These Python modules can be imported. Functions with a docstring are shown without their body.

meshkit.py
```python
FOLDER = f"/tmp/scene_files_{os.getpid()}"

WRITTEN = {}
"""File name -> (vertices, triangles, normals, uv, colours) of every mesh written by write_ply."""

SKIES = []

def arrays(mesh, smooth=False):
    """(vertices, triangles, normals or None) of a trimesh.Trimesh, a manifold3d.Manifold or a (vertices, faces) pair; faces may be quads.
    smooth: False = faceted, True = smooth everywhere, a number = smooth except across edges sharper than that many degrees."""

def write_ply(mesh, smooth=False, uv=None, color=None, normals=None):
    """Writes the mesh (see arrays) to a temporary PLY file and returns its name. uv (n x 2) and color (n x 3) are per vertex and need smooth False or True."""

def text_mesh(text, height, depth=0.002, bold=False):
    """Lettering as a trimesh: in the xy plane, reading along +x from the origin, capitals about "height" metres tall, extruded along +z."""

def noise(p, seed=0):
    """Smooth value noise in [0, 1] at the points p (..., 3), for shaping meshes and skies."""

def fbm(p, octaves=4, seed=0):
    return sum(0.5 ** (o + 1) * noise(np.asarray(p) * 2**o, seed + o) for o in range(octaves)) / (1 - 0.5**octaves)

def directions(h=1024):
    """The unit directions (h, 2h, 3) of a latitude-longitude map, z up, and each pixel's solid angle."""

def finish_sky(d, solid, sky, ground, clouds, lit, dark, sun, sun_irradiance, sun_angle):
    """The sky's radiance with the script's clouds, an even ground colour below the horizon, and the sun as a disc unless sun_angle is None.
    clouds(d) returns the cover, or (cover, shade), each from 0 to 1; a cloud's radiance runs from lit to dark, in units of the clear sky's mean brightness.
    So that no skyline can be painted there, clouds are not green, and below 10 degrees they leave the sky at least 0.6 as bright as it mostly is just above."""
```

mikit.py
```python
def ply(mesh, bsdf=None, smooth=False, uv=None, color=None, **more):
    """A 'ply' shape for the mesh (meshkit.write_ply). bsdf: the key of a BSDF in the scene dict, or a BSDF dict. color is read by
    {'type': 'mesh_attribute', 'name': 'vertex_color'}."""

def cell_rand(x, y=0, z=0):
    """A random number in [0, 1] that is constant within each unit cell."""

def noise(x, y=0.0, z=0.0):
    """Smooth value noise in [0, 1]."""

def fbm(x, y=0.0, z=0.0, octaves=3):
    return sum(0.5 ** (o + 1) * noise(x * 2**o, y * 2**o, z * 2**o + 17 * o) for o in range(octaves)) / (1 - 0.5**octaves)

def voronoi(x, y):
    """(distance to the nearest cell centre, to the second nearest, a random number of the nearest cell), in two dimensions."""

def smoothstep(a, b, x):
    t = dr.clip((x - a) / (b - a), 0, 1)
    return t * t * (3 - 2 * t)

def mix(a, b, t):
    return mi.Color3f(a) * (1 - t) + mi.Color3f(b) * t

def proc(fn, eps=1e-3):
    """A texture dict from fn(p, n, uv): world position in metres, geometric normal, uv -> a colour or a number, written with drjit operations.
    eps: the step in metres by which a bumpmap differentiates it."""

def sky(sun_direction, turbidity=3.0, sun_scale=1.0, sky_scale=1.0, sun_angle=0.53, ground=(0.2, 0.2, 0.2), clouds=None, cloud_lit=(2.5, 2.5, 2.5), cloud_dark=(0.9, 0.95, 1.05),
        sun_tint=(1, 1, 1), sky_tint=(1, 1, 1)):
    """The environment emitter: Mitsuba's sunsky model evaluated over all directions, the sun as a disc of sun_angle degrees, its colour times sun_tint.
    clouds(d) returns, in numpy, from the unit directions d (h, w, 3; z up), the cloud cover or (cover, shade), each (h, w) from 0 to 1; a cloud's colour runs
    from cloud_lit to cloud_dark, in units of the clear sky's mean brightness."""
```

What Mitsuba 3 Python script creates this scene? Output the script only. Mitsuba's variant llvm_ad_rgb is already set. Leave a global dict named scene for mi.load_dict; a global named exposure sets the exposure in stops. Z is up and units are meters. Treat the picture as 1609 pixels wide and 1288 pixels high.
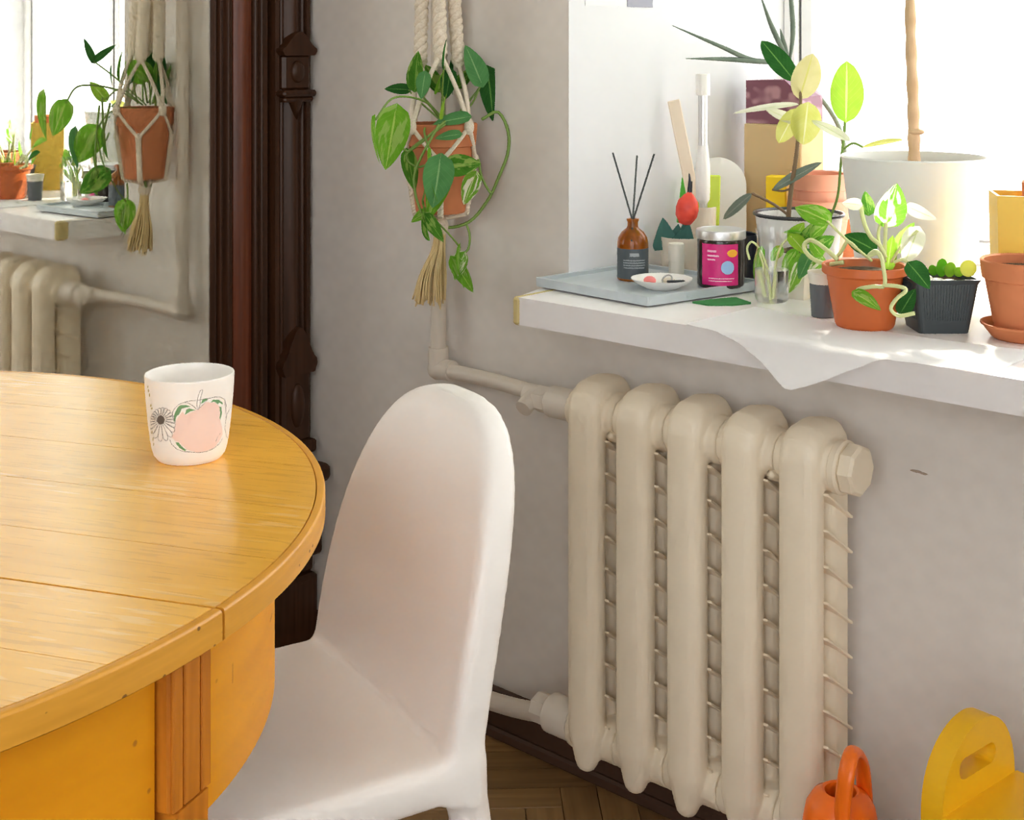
import math, random
import numpy as np, trimesh, manifold3d as m3, shapely
from shapely.geometry import Polygon, LineString, Point, box as sbox
from shapely import affinity
import drjit as dr, mitsuba as mi
import mikit, meshkit
from mikit import proc, noise, fbm, voronoi, cell_rand, smoothstep, mix

T = mi.ScalarTransform4f
random.seed(5)
RNG = np.random.default_rng(5)
scene, labels = {}, {}

# ------------------------------------------------------------------ camera, sky, exposure
# level camera with a lens shift (upright lines stay upright), about 1.18 m above the floor
FORWARD = (-0.675, 0.7378, 0)
EYE = (0.0, -1.755, 1.18)
scene['camera'] = {'type': 'perspective', 'fov': 2 * math.degrees(math.atan(1609 / 2 / 2200)), 'fov_axis': 'x',
                   'principal_point_offset_y': 574 / 1288, 'near_clip': 0.02, 'far_clip': 500.0,
                   'to_world': T().look_at(origin=list(EYE), target=[EYE[0] + FORWARD[0], EYE[1] + FORWARD[1], EYE[2]], up=[0, 0, 1])}
exposure = 4.69


def hazy(d):
    v = meshkit.fbm(d * 2.2 + 7.0, 3, 3)
    return 0.86 + 0.14 * v, 0.25 * v


scene['sky'] = mikit.sky((-0.42, 0.70, 0.60), turbidity=4.0, sun_scale=0.45, sky_scale=1.0, sun_angle=4.0, ground=(0.55, 0.56, 0.57), sun_tint=(0.85, 1.0, 1.20),
                         clouds=hazy, cloud_lit=(1.5, 1.5, 1.5), cloud_dark=(1.2, 1.22, 1.26))

# ------------------------------------------------------------------ helpers


def put(key, mesh, bsdf, smooth=False, uv=None, **more):
    """One entry of the scene under key (numbered if the key is taken)."""
    k, i = key, 0
    while k in scene:
        i += 1
        k = f'{key}_{i:03d}'
    scene[k] = mikit.ply(mesh, bsdf, smooth=smooth, uv=uv, **more)
    return k


def again(key, source, to_world):
    """The same mesh and material once more under key."""
    k, i = key, 0
    while k in scene:
        i += 1
        k = f'{key}_{i:03d}'
    scene[k] = {**scene[source], 'to_world': to_world}
    return k


def say(key, label, category=None, group=None, kind=None):
    d = {'label': label}
    if category: d['category'] = category
    if group: d['group'] = group
    if kind: d['kind'] = kind
    labels[key] = d


def tm(m):
    if hasattr(m, 'to_mesh'):
        q = m.to_mesh()
        return trimesh.Trimesh(q.vert_properties[:, :3], q.tri_verts, process=False)
    return m


def cat(*ms):
    return trimesh.util.concatenate([tm(m) for m in ms])


def cbox(x0, x1, y0, y1, z0, z1, c=0.003):
    """A box with chamfered edges."""
    c = min(c, (x1 - x0) / 3, (y1 - y0) / 3, (z1 - z0) / 3)
    pts = []
    for ax in range(3):
        e = [c, c, c]
        e[ax] = 0
        for sx in (0, 1):
            for sy in (0, 1):
                for sz in (0, 1):
                    pts.append(((x0 + e[0], x1 - e[0])[sx], (y0 + e[1], y1 - e[1])[sy], (z0 + e[2], z1 - e[2])[sz]))
    return tm(m3.Manifold.hull_points(np.array(pts)))


def moved(m, loc=(0, 0, 0), rz=0.0, rx=0.0, ry=0.0):
    m = tm(m).copy()
    for a, ax in ((rx, [1, 0, 0]), (ry, [0, 1, 0]), (rz, [0, 0, 1])):
        if a:
            m.apply_transform(trimesh.transformations.rotation_matrix(a, ax))
    m.apply_translation(loc)
    return m


def lathe(profile, n=48, loc=(0, 0, 0)):
    """Profile of (r, z) points turned about z."""
    p = np.array(profile, float)
    a = np.arange(n) * 2 * np.pi / n
    v = np.stack([p[:, None, 0] * np.cos(a), p[:, None, 0] * np.sin(a), np.repeat(p[:, 1:2], n, 1)], -1).reshape(-1, 3)
    f = []
    for i in range(len(p) - 1):
        for j in range(n):
            a0, a1, b0, b1 = i * n + j, i * n + (j + 1) % n, (i + 1) * n + j, (i + 1) * n + (j + 1) % n
            if p[i, 0] > 1e-9: f.append((a0, a1, b1))
            if p[i + 1, 0] > 1e-9: f.append((a0, b1, b0))
    m = trimesh.Trimesh(v + np.array(loc), np.array(f), process=False)
    m.merge_vertices()
    m.update_faces(m.nondegenerate_faces())
    return m


def curve(pts, n=40):
    """A smooth line through the points (Catmull-Rom)."""
    p = np.array(pts, float)
    if len(p) < 3:
        return p[0] + (p[-1] - p[0]) * np.linspace(0, 1, n)[:, None]
    q = np.vstack([2 * p[0] - p[1], p, 2 * p[-1] - p[-2]])
    t = np.linspace(0, len(p) - 1 - 1e-9, n)
    i = t.astype(int)
    t = (t - i)[:, None]
    a, b, c, d = q[i], q[i + 1], q[i + 2], q[i + 3]
    return 0.5 * (2 * b + (c - a) * t + (2 * a - 5 * b + 4 * c - d) * t ** 2 + (3 * b - a - 3 * c + d) * t ** 3)


def tube(pts, r, sides=8):
    """A round rod along the points, with closed ends; r is one radius or one per point."""
    p = np.array(pts, float)
    n = len(p)
    r = np.broadcast_to(r, (n,))
    t = np.gradient(p, axis=0)
    t /= np.linalg.norm(t, axis=1, keepdims=True) + 1e-12
    a = np.cross(t[0], [0.31, 0.2, 0.93])
    a /= np.linalg.norm(a)
    fr = []
    for k in range(n):
        a = a - t[k] * (a @ t[k])
        a /= np.linalg.norm(a)
        fr.append((a, np.cross(t[k], a)))
    ang = np.arange(sides) * 2 * np.pi / sides
    v = np.concatenate([p[k] + r[k] * (np.cos(ang)[:, None] * fr[k][0] + np.sin(ang)[:, None] * fr[k][1]) for k in range(n)] + [p[:1], p[-1:]])
    f = []
    for k in range(n - 1):
        for j in range(sides):
            a0, a1, b0, b1 = k * sides + j, k * sides + (j + 1) % sides, (k + 1) * sides + j, (k + 1) * sides + (j + 1) % sides
            f += [(a0, a1, b1), (a0, b1, b0)]
    for j in range(sides):
        f.append((n * sides, (j + 1) % sides, j))
        f.append((n * sides + 1, (n - 1) * sides + j, (n - 1) * sides + (j + 1) % sides))
    return trimesh.Trimesh(v, np.array(f), process=False)


def slab(poly, z0, z1):
    """A flat outline given a thickness."""
    m = trimesh.creation.extrude_polygon(poly, z1 - z0, engine='earcut')
    m.apply_translation((0, 0, z0))
    return m


def surface(fn, lo, hi, h):
    """The zero surface of fn(x, y, z) by naive surface nets: (vertices, triangles)."""
    lo, hi = np.array(lo, float), np.array(hi, float)
    n = np.ceil((hi - lo) / h).astype(int) + 1
    ax = [lo[k] + np.arange(n[k]) * h for k in range(3)]
    g = np.meshgrid(*ax, indexing='ij')
    d = fn(*g)
    ins = d < 0
    acc = np.zeros(tuple(n - 1) + (3,))
    cnt = np.zeros(tuple(n - 1))
    corner = list(np.ndindex(2, 2, 2))
    sl = lambda c: tuple(slice(c[k], c[k] + n[k] - 1) for k in range(3))
    for a in corner:
        for k in range(3):
            if a[k] == 0:
                b = tuple(1 if q == k else a[q] for q in range(3))
                da, db = d[sl(a)], d[sl(b)]
                on = (da < 0) != (db < 0)
                t = np.where(on, da / np.where(da == db, 1, da - db), 0)
                for q in range(3):
                    acc[..., q] += on * (a[q] + (t if q == k else 0))
                cnt += on
    act = cnt > 0
    idx = np.full(tuple(n - 1), -1)
    idx[act] = np.arange(act.sum())
    cell = np.argwhere(act)
    v = lo + (cell + acc[act] / cnt[act][:, None]) * h
    f = []
    for k in range(3):
        a, b = (k + 1) % 3, (k + 2) % 3
        i0 = [slice(1, n[q] - 1) for q in range(3)]
        i0[k] = slice(0, n[k] - 1)
        i1 = list(i0)
        i1[k] = slice(1, n[k])
        s0, s1 = ins[tuple(i0)], ins[tuple(i1)]
        e = np.argwhere(s0 != s1)
        up = s0[s0 != s1]
        off = np.array([1, 1, 1])
        off[k] = 0
        c = e + off
        ea, eb = np.eye(3, dtype=int)[a], np.eye(3, dtype=int)[b]
        q = [idx[tuple((c - x).T)] for x in (ea * 0, ea, ea + eb, eb)]
        q = np.stack(q, 1)
        q = np.where(up[:, None], q, q[:, ::-1])
        f += [q[:, [0, 1, 2]], q[:, [0, 2, 3]]]
    return v, np.vstack(f)


def smin(a, b, k):
    h = np.clip(0.5 + 0.5 * (b - a) / k, 0, 1)
    return b * (1 - h) + a * h - k * h * (1 - h)


def vnormals(v, f):
    n = np.zeros_like(v)
    c = np.cross(v[f[:, 1]] - v[f[:, 0]], v[f[:, 2]] - v[f[:, 0]])
    for k in range(3):
        np.add.at(n, f[:, k], c)
    return n / np.maximum(np.linalg.norm(n, axis=1, keepdims=True), 1e-12)


def put_piece(key, v, f, n, bsdf):
    """Some triangles of a larger smooth surface as a part of its own, keeping the smooth normals."""
    used, inv = np.unique(f, return_inverse=True)
    path = meshkit.write_ply((v[used], inv.reshape(-1, 3)), True, normals=n[used])
    scene[key] = {'type': 'ply', 'filename': path, 'face_normals': False, 'bsdf': {'type': 'ref', 'id': bsdf}}


def leaf(base, tip, width, shape='heart', normal=(0.68, -0.66, 0.32), fold=0.18, droop=0.12, nu=12, nv=6):
    """A leaf blade from base to tip: (mesh, uv); uv.x runs across (0.5 on the midrib), uv.y along."""
    b, t = np.array(base, float), np.array(tip, float)
    a = t - b
    L = np.linalg.norm(a)
    a /= L
    n = np.array(normal, float)
    n /= np.linalg.norm(n)
    n = n - a * (n @ a)
    if np.linalg.norm(n) < 0.15:
        n = np.array([0.3, -0.4, 0.8]) - a * (np.array([0.3, -0.4, 0.8]) @ a)
    n /= np.linalg.norm(n)
    s = np.cross(a, n)
    u, q = np.meshgrid(np.linspace(0, 1, nu), np.linspace(-1, 1, nv + 1), indexing='ij')
    if shape == 'heart':
        w = np.sin(np.pi * np.clip(u, 0, 1) ** 0.62) ** 0.75
        back = -0.13 * L * np.abs(q) ** 1.5 * (1 - u) ** 3
    elif shape == 'oval':
        w = np.sin(np.pi * np.clip(u, 0, 1) ** 0.9) ** 0.6
        back = 0
    elif shape == 'spike':
        w = np.clip(1 - u, 0, 1) ** 0.8 * np.clip(0.75 + 1.6 * u, 0, 1)
        back = 0
    else:
        w = np.sin(np.pi * np.clip(u, 0, 1) ** 0.8) ** 0.8
        back = 0
    w = np.maximum(w, 0.012)
    p = (b + a * (L * u + back)[..., None] + s * (0.5 * width * w * q)[..., None]
         + n * (fold * width * w * np.abs(q) ** 1.4 * 0.5 - droop * L * (u - 0.1) ** 2)[..., None])
    i, j = np.meshgrid(np.arange(nu - 1), np.arange(nv), indexing='ij')
    c = nv + 1
    fq = np.stack([i * c + j, i * c + j + 1, (i + 1) * c + j + 1, (i + 1) * c + j], -1).reshape(-1, 4)
    uv = np.stack([q * 0.5 + 0.5, u], -1).reshape(-1, 2)
    return trimesh.Trimesh(p.reshape(-1, 3), np.vstack([fq[:, [0, 1, 2]], fq[:, [0, 2, 3]]]), process=False), uv


def add_leaves(plant, rows, bsdf, shape='heart', jitter=0.25, **kw):
    """rows: (base, tip, width[, bsdf[, normal]]); every leaf a part of its own."""
    for r in rows:
        nrm = np.array(r[4] if len(r) > 4 else (0.66, -0.64, 0.38)) + RNG.normal(0, jitter, 3) * (0 if len(r) > 4 else 1)
        m, uv = leaf(r[0], r[1], r[2], shape, nrm, **kw)
        put(plant + '__leaf', m, r[3] if len(r) > 3 and r[3] else bsdf, True, uv)


# ------------------------------------------------------------------ materials


def rgb(*c):
    return {'type': 'rgb', 'value': list(c)}


def mat(name, color, rough=0.5, spec=0.5, metallic=0.0, bump=None, scale=0.0005, **more):
    b = {'type': 'principled', 'base_color': color if isinstance(color, dict) else rgb(*color), 'roughness': rough, 'specular': spec, 'metallic': metallic, **more}
    if bump:
        b = {'type': 'bumpmap', 'texture': bump, 'scale': scale, 'bsdf': b}
    scene['mat_' + name] = {'type': 'twosided', 'bsdf': b}
    return 'mat_' + name


def leafmat(name, fn, trans=0.9, rough=0.4):
    scene['mat_' + name] = {'type': 'principledthin', 'base_color': proc(fn), 'roughness': rough, 'diff_trans': trans, 'spec_trans': 0.0, 'eta': 1.4}
    return 'mat_' + name


def wall_color(p, n, uv):
    t = fbm(p.x * 2.3 + 5, p.y * 2.3, p.z * 2.3, 3)
    s = noise(p.x * 60, p.y * 60, p.z * 60)
    return mix((0.615, 0.575, 0.525), (0.675, 0.635, 0.585), t) * (0.97 + 0.06 * s)


def plaster_bump(p, n, uv):
    return fbm(p.x * 35, p.y * 35, p.z * 35, 3)


WALL = mat('wall_paint', proc(wall_color), 0.75, 0.3, bump=proc(plaster_bump), scale=0.0012)
CEIL = mat('ceiling_paint', (0.86, 0.855, 0.84), 0.9, 0.2)
FARWALL = mat('light_wall_paint', (0.76, 0.74, 0.71), 0.9, 0.2)
REVEAL = mat('white_reveal_paint', (0.65, 0.65, 0.67), 0.6, 0.3)
SILL = mat('white_gloss_paint', proc(lambda p, n, uv: mix((0.66, 0.635, 0.62), (0.73, 0.705, 0.69), fbm(p.x * 9, p.y * 9, p.z * 9, 3))), 0.35, 0.5)
CAPM = mat('yellowed_plastic', (0.50, 0.40, 0.17), 0.5)
FRAMEW = mat('window_paint', (0.80, 0.80, 0.81), 0.4)
GASKET = mat('rubber_gasket', (0.12, 0.12, 0.13), 0.7)
scene['mat_pane'] = {'type': 'thindielectric', 'int_ior': 1.5}


def rot45(p):
    return (p.x + p.y) * 0.70711, (p.y - p.x) * 0.70711


def parquet_variant(k, tint):
    def fn(p, n, uv):
        a, b = rot45(p)
        al, ac = (a, b) if k % 2 == 0 else (b, a)
        g = fbm(al * 6 + k, ac * 90, p.z * 20, 3)
        w = noise(p.x * 7, p.y * 7 + k, 0)
        return mix((0.13 * tint, 0.070 * tint, 0.024 * tint), (0.30 * tint, 0.175 * tint, 0.068 * tint), g * 0.8 + 0.2 * w)
    return fn


PARQ = [mat(f'parquet_oak_{"abcdef"[k]}', proc(parquet_variant(k, t)), 0.38, 0.5) for k, t in enumerate((1.0, 1.05, 0.8, 0.85, 1.25, 1.2))]
PBASE = mat('parquet_joint', (0.03, 0.018, 0.01), 0.8)
SKIRT = mat('dark_brown_baseboard', (0.06, 0.028, 0.016), 0.5)


def rad_color(p, n, uv):
    t = fbm(p.x * 8, p.y * 8, p.z * 5, 3)
    return mix((0.70, 0.60, 0.45), (0.76, 0.675, 0.53), t)


RAD = mat('cream_radiator_enamel', proc(rad_color), 0.42, 0.5, bump=proc(lambda p, n, uv: fbm(p.x * 70, p.y * 70, p.z * 40, 2)), scale=0.0007)
PIPE = mat('cream_pipe_paint', (0.60, 0.54, 0.46), 0.45)

# mahogany of the wardrobe
def mahogany(p, n, uv):
    g = fbm(p.y * 60, p.x * 60, p.z * 3.0, 3)
    k = noise(p.y * 220, p.x * 220, p.z * 9)
    return mix((0.015, 0.0062, 0.0028), (0.072, 0.0265, 0.0110), g * 0.75 + k * 0.25)


MAHO = mat('mahogany', proc(mahogany), 0.36, 0.28)
MAHOR = mat('red_mahogany', proc(lambda p, n, uv: mahogany(p, n, uv) * mi.Color3f(2.7, 1.75, 1.45)), 0.3, 0.35)
scene['mat_mirror'] = {'type': 'twosided', 'bsdf': {'type': 'conductor', 'material': 'none', 'specular_reflectance': rgb(0.95, 0.955, 0.89)}}

# varnished table wood: grain runs along the boards
GA, GB = 0.910, 0.414


def table_wood(p, n, uv):
    al, ac = p.x * GA + p.y * GB, p.y * GA - p.x * GB
    g = fbm(al * 5.0, ac * 75.0, p.z * 30, 3)
    w = fbm(al * 3.0 + 9, ac * 9.0, 3.0, 2)
    worn = smoothstep(0.60, 0.74, fbm(al * 22.0, ac * 160.0, 5.0, 2)) * smoothstep(0.40, 0.60, w)
    pore = smoothstep(0.70, 0.78, noise(al * 26.0, ac * 420.0, 2.0))
    c = mix((0.61, 0.290, 0.027), (0.81, 0.445, 0.060), g * 0.5 + w * 0.5)
    c = mix(c, (0.80, 0.58, 0.33), worn * 0.35)
    return mix(c, (0.30, 0.10, 0.014), pore * 0.16)


def band_wood(p, n, uv):
    g = fbm(p.x * 14, p.y * 14, p.z * 160, 3)
    w = fbm(p.x * 9 + 3, p.y * 9, p.z * 9, 2)
    dent = smoothstep(0.885, 0.93, noise(p.x * 110, p.y * 110, p.z * 150))
    c = mix((0.48, 0.20, 0.014), (0.74, 0.36, 0.045), g * 0.5 + w * 0.5)
    return mix(c, (0.10, 0.035, 0.012), dent * 0.75)


def leg_wood(p, n, uv):
    g = fbm(p.x * 120, p.y * 120, p.z * 7, 3)
    return mix((0.34, 0.095, 0.006), (0.62, 0.215, 0.014), g)


def apron_wood(p, n, uv):
    g = fbm(p.x * 8, p.y * 8, p.z * 50, 3)
    w = fbm(p.x * 5 + 1, p.y * 5, p.z * 6, 2)
    k = smoothstep(0.90, 0.95, noise(p.x * 70, p.y * 70, p.z * 70))
    return mix(mix((0.60, 0.215, 0.003), (0.78, 0.335, 0.008), g * 0.5 + w * 0.5), (0.30, 0.09, 0.02), k * 0.6)


TABLE = mat('varnished_table_wood', proc(table_wood), 0.26, 1.0, clearcoat=1.0, clearcoat_gloss=0.9,
            bump=proc(lambda p, n, uv: fbm((p.x * GA + p.y * GB) * 14, (p.y * GA - p.x * GB) * 170, 0.0, 2)), scale=0.00006)
BAND = mat('varnished_edge_wood', proc(band_wood), 0.33, 0.5)
LEGW = mat('varnished_leg_wood', proc(leg_wood), 0.4, 0.5)
APRON = mat('varnished_apron_wood', proc(apron_wood), 0.42, 0.35)

CHAIRP = mat('white_chair_plastic', proc(lambda p, n, uv: mix((0.78, 0.745, 0.70), (0.82, 0.785, 0.74), fbm(p.x * 6, p.y * 6, p.z * 6, 3))), 0.33, 0.5)
MUGW = mat('mug_porcelain', (0.83, 0.80, 0.75), 0.12, 0.6)
PRINTP = mat('pink_print', (0.80, 0.60, 0.53), 0.2)
PRINTG = mat('green_print', (0.14, 0.30, 0.14), 0.2)
PRINTL = mat('line_print', (0.10, 0.085, 0.08), 0.25)
PRINTO = mat('olive_print', (0.42, 0.36, 0.18), 0.25)

def terracotta(p, n, uv):
    t = fbm(p.x * 25, p.y * 25, p.z * 25, 3)
    return mix((0.42, 0.135, 0.055), (0.56, 0.20, 0.085), t)


TERRA = mat('terracotta', proc(terracotta), 0.7, 0.35)
TERRAP = mat('pink_terracotta', (0.62, 0.27, 0.18), 0.6)
ORANGEP = mat('orange_brown_plastic', proc(lambda p, n, uv: mix((0.47, 0.100, 0.022), (0.55, 0.132, 0.032), fbm(p.x * 30, p.y * 30, p.z * 8, 2))), 0.4)
BLACKP = mat('hazed_black_plastic', (0.040, 0.052, 0.058), 0.45)  # bluish lift of the black puts haze into the colour
DGREYP = mat('dark_grey_plastic', (0.09, 0.10, 0.11), 0.45)
SOIL = mat('potting_soil', proc(lambda p, n, uv: mix((0.03, 0.018, 0.010), (0.11, 0.075, 0.05), noise(p.x * 260, p.y * 260, p.z * 260))), 0.95, 0.1)
ROPE = mat('cotton_rope', proc(lambda p, n, uv: mix((0.62, 0.54, 0.42), (0.76, 0.69, 0.58), noise(p.x * 400, p.y * 400, p.z * 400))), 0.9, 0.1)
TASSEL = mat('cotton_tassel', proc(lambda p, n, uv: mix((0.50, 0.36, 0.15), (0.70, 0.55, 0.31), fbm(p.x * 300, p.y * 300, p.z * 20, 2))), 0.9, 0.1)
STEM = mat('green_stem', (0.16, 0.27, 0.05), 0.5)
STEMY = mat('sun_paled_green_stem', (0.58, 0.63, 0.30), 0.5)  # pale green, lightened further to paint in the sun on the stems
TWIG = mat('brown_stem', (0.20, 0.13, 0.07), 0.7)
TWIGG = mat('grey_green_twig', (0.20, 0.24, 0.17), 0.7)
TRUNK = mat('tan_trunk', proc(lambda p, n, uv: mix((0.50, 0.33, 0.19), (0.64, 0.45, 0.29), noise(p.x * 50, p.y * 50, p.z * 60))), 0.8, 0.2)
SLATE = mat('blue_grey_tray', proc(lambda p, n, uv: mix((0.37, 0.42, 0.44), (0.45, 0.495, 0.515), fbm(p.x * 40, p.y * 12, 0, 3))), 0.28, 0.6)  # grey lightened so the colour carries the white wall reflected on top
LABELK = mat('dark_label', (0.055, 0.07, 0.08), 0.5)
GREYT = mat('grey_label_print', (0.28, 0.31, 0.33), 0.5)
REED = mat('dark_reed', (0.055, 0.065, 0.065), 0.7)
PORC = mat('white_porcelain', (0.82, 0.80, 0.76), 0.2)
CREAM = mat('cream_ceramic', (0.72, 0.64, 0.52), 0.4)
CREAMP = mat('cream_plastic', (0.66, 0.63, 0.54), 0.4)
DGREEN = mat('dark_green_felt', (0.060, 0.165, 0.140), 0.8, 0.2)
REDP = mat('red_bud', proc(lambda p, n, uv: mix((0.62, 0.03, 0.018), (0.85, 0.10, 0.06), fbm(p.x * 90, p.y * 90, p.z * 90, 2))), 0.45)
TIN = mat('brushed_tin', (0.70, 0.70, 0.70), 0.35, metallic=0.9)
DBROWN = mat('dark_jar', (0.016, 0.009, 0.007), 0.15, 0.6)
MAGENTA = mat('magenta_label', (0.58, 0.015, 0.17), 0.4)
YELLOWL = mat('yellow_label_print', (0.80, 0.38, 0.03), 0.5)
BLUEL = mat('light_blue_label_print', (0.30, 0.47, 0.74), 0.5)
PINKL = mat('pale_pink_label_print', (0.80, 0.40, 0.55), 0.5)
NAVY = mat('navy_glaze', (0.012, 0.014, 0.024), 0.2)
PINKB = mat('pink_bead', (0.78, 0.22, 0.21), 0.4)
STEEL = mat('steel', (0.45, 0.45, 0.46), 0.3, metallic=0.8)
BOARDW = mat('white_board', (0.76, 0.74, 0.73), 0.6)
WOODP = mat('pale_wood', (0.78, 0.66, 0.52), 0.6)
LIME = mat('lime_plastic', (0.50, 0.62, 0.06), 0.5)
GREENP = mat('green_plastic', (0.08, 0.42, 0.035), 0.5)
CARDB = mat('beige_cardboard', (0.55, 0.40, 0.22), 0.8, 0.2)
BURG = mat('burgundy_paper', proc(lambda p, n, uv: mix((0.17, 0.055, 0.085), (0.36, 0.19, 0.22), smoothstep(0.5, 0.62, fbm(p.x * 34, p.y * 34, p.z * 34, 2)))), 0.5)
YELLOWP = mat('yellow_plastic', (0.72, 0.395, 0.006), 0.42)
YELLOWC = mat('yellow_carton', (0.85, 0.58, 0.01), 0.5)
YELLOWB = mat('ochre_plastic', (0.66, 0.43, 0.06), 0.45)
ORANGEC = mat('orange_plastic', (0.83, 0.155, 0.008), 0.35)
ENAMEL = mat('white_enamel', (0.74, 0.73, 0.71), 0.25)
ENAMELR = mat('dark_enamel_rim', (0.04, 0.04, 0.045), 0.3)
PLANTER = mat('white_planter_plastic', (0.68, 0.69, 0.68), 0.45)
PAPER = {'type': 'principledthin', 'base_color': rgb(0.84, 0.83, 0.83), 'roughness': 0.6, 'diff_trans': 0.5, 'spec_trans': 0.0, 'eta': 1.3}
scene['mat_sheet'] = PAPER
GREENC = mat('green_cloth', (0.05, 0.19, 0.065), 0.9, 0.1)
CARDW = mat('pale_print', (0.66, 0.66, 0.67), 0.5)
CARDG = mat('grey_print', (0.25, 0.25, 0.30), 0.5)
SMUDGE = mat('wall_chip', (0.36, 0.28, 0.22), 0.9, 0.1)
scene['mat_glass'] = {'type': 'dielectric', 'int_ior': 1.5, 'ext_ior': 1.0}
scene['mat_amber'] = {'type': 'principled', 'base_color': rgb(0.62, 0.20, 0.02), 'roughness': 0.05, 'spec_trans': 0.75, 'eta': 1.4}
scene['mat_jar_glass'] = {'type': 'thindielectric', 'int_ior': 1.5}
scene['mat_water'] = {'type': 'dielectric', 'int_ior': 1.33, 'ext_ior': 1.0}


def veined(dark, light, rib, patch=None, amount=0.0, freq=60.0):
    def fn(p, n, uv):
        across = dr.abs(uv.x - 0.5) * 2
        side = dr.abs(dr.sin((uv.y * 9.0 - across * 2.6) * 3.14159))
        c = mix(dark, light, fbm(p.x * freq, p.y * freq, p.z * freq, 2))
        c = mix(c, rib, 0.22 * smoothstep(0.25, 0.0, side))
        c = mix(c, rib, smoothstep(0.09, 0.03, across))
        if patch:
            m = smoothstep(0.52, 0.60, fbm(uv.x * 7 + p.z * 30, uv.y * 3.0, p.x * 25, 3)) * amount
            c = mix(c, patch, m)
        return c
    return fn


LF_POTHOS = leafmat('pothos_leaf', veined((0.045, 0.17, 0.018), (0.10, 0.30, 0.035), (0.22, 0.42, 0.08), (0.42, 0.58, 0.16), 0.55))
LF_DARK = leafmat('dark_green_leaf', veined((0.018, 0.085, 0.020), (0.035, 0.14, 0.03), (0.12, 0.28, 0.07)), 0.5, 0.3)
LF_BRIGHT = leafmat('bright_green_leaf', veined((0.12, 0.36, 0.025), (0.22, 0.50, 0.045), (0.42, 0.62, 0.14), (0.55, 0.68, 0.25), 0.4), 1.0)
LF_BLUE = leafmat('bluish_green_leaf', veined((0.07, 0.23, 0.075), (0.12, 0.32, 0.11), (0.25, 0.45, 0.2)), 0.6)
LF_LIME = leafmat('lime_leaf', veined((0.22, 0.42, 0.035), (0.30, 0.50, 0.05), (0.48, 0.60, 0.20)), 0.75)
LF_PALE = leafmat('pale_yellow_leaf', veined((0.62, 0.56, 0.26), (0.74, 0.66, 0.36), (0.62, 0.58, 0.18)), 0.9)
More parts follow.
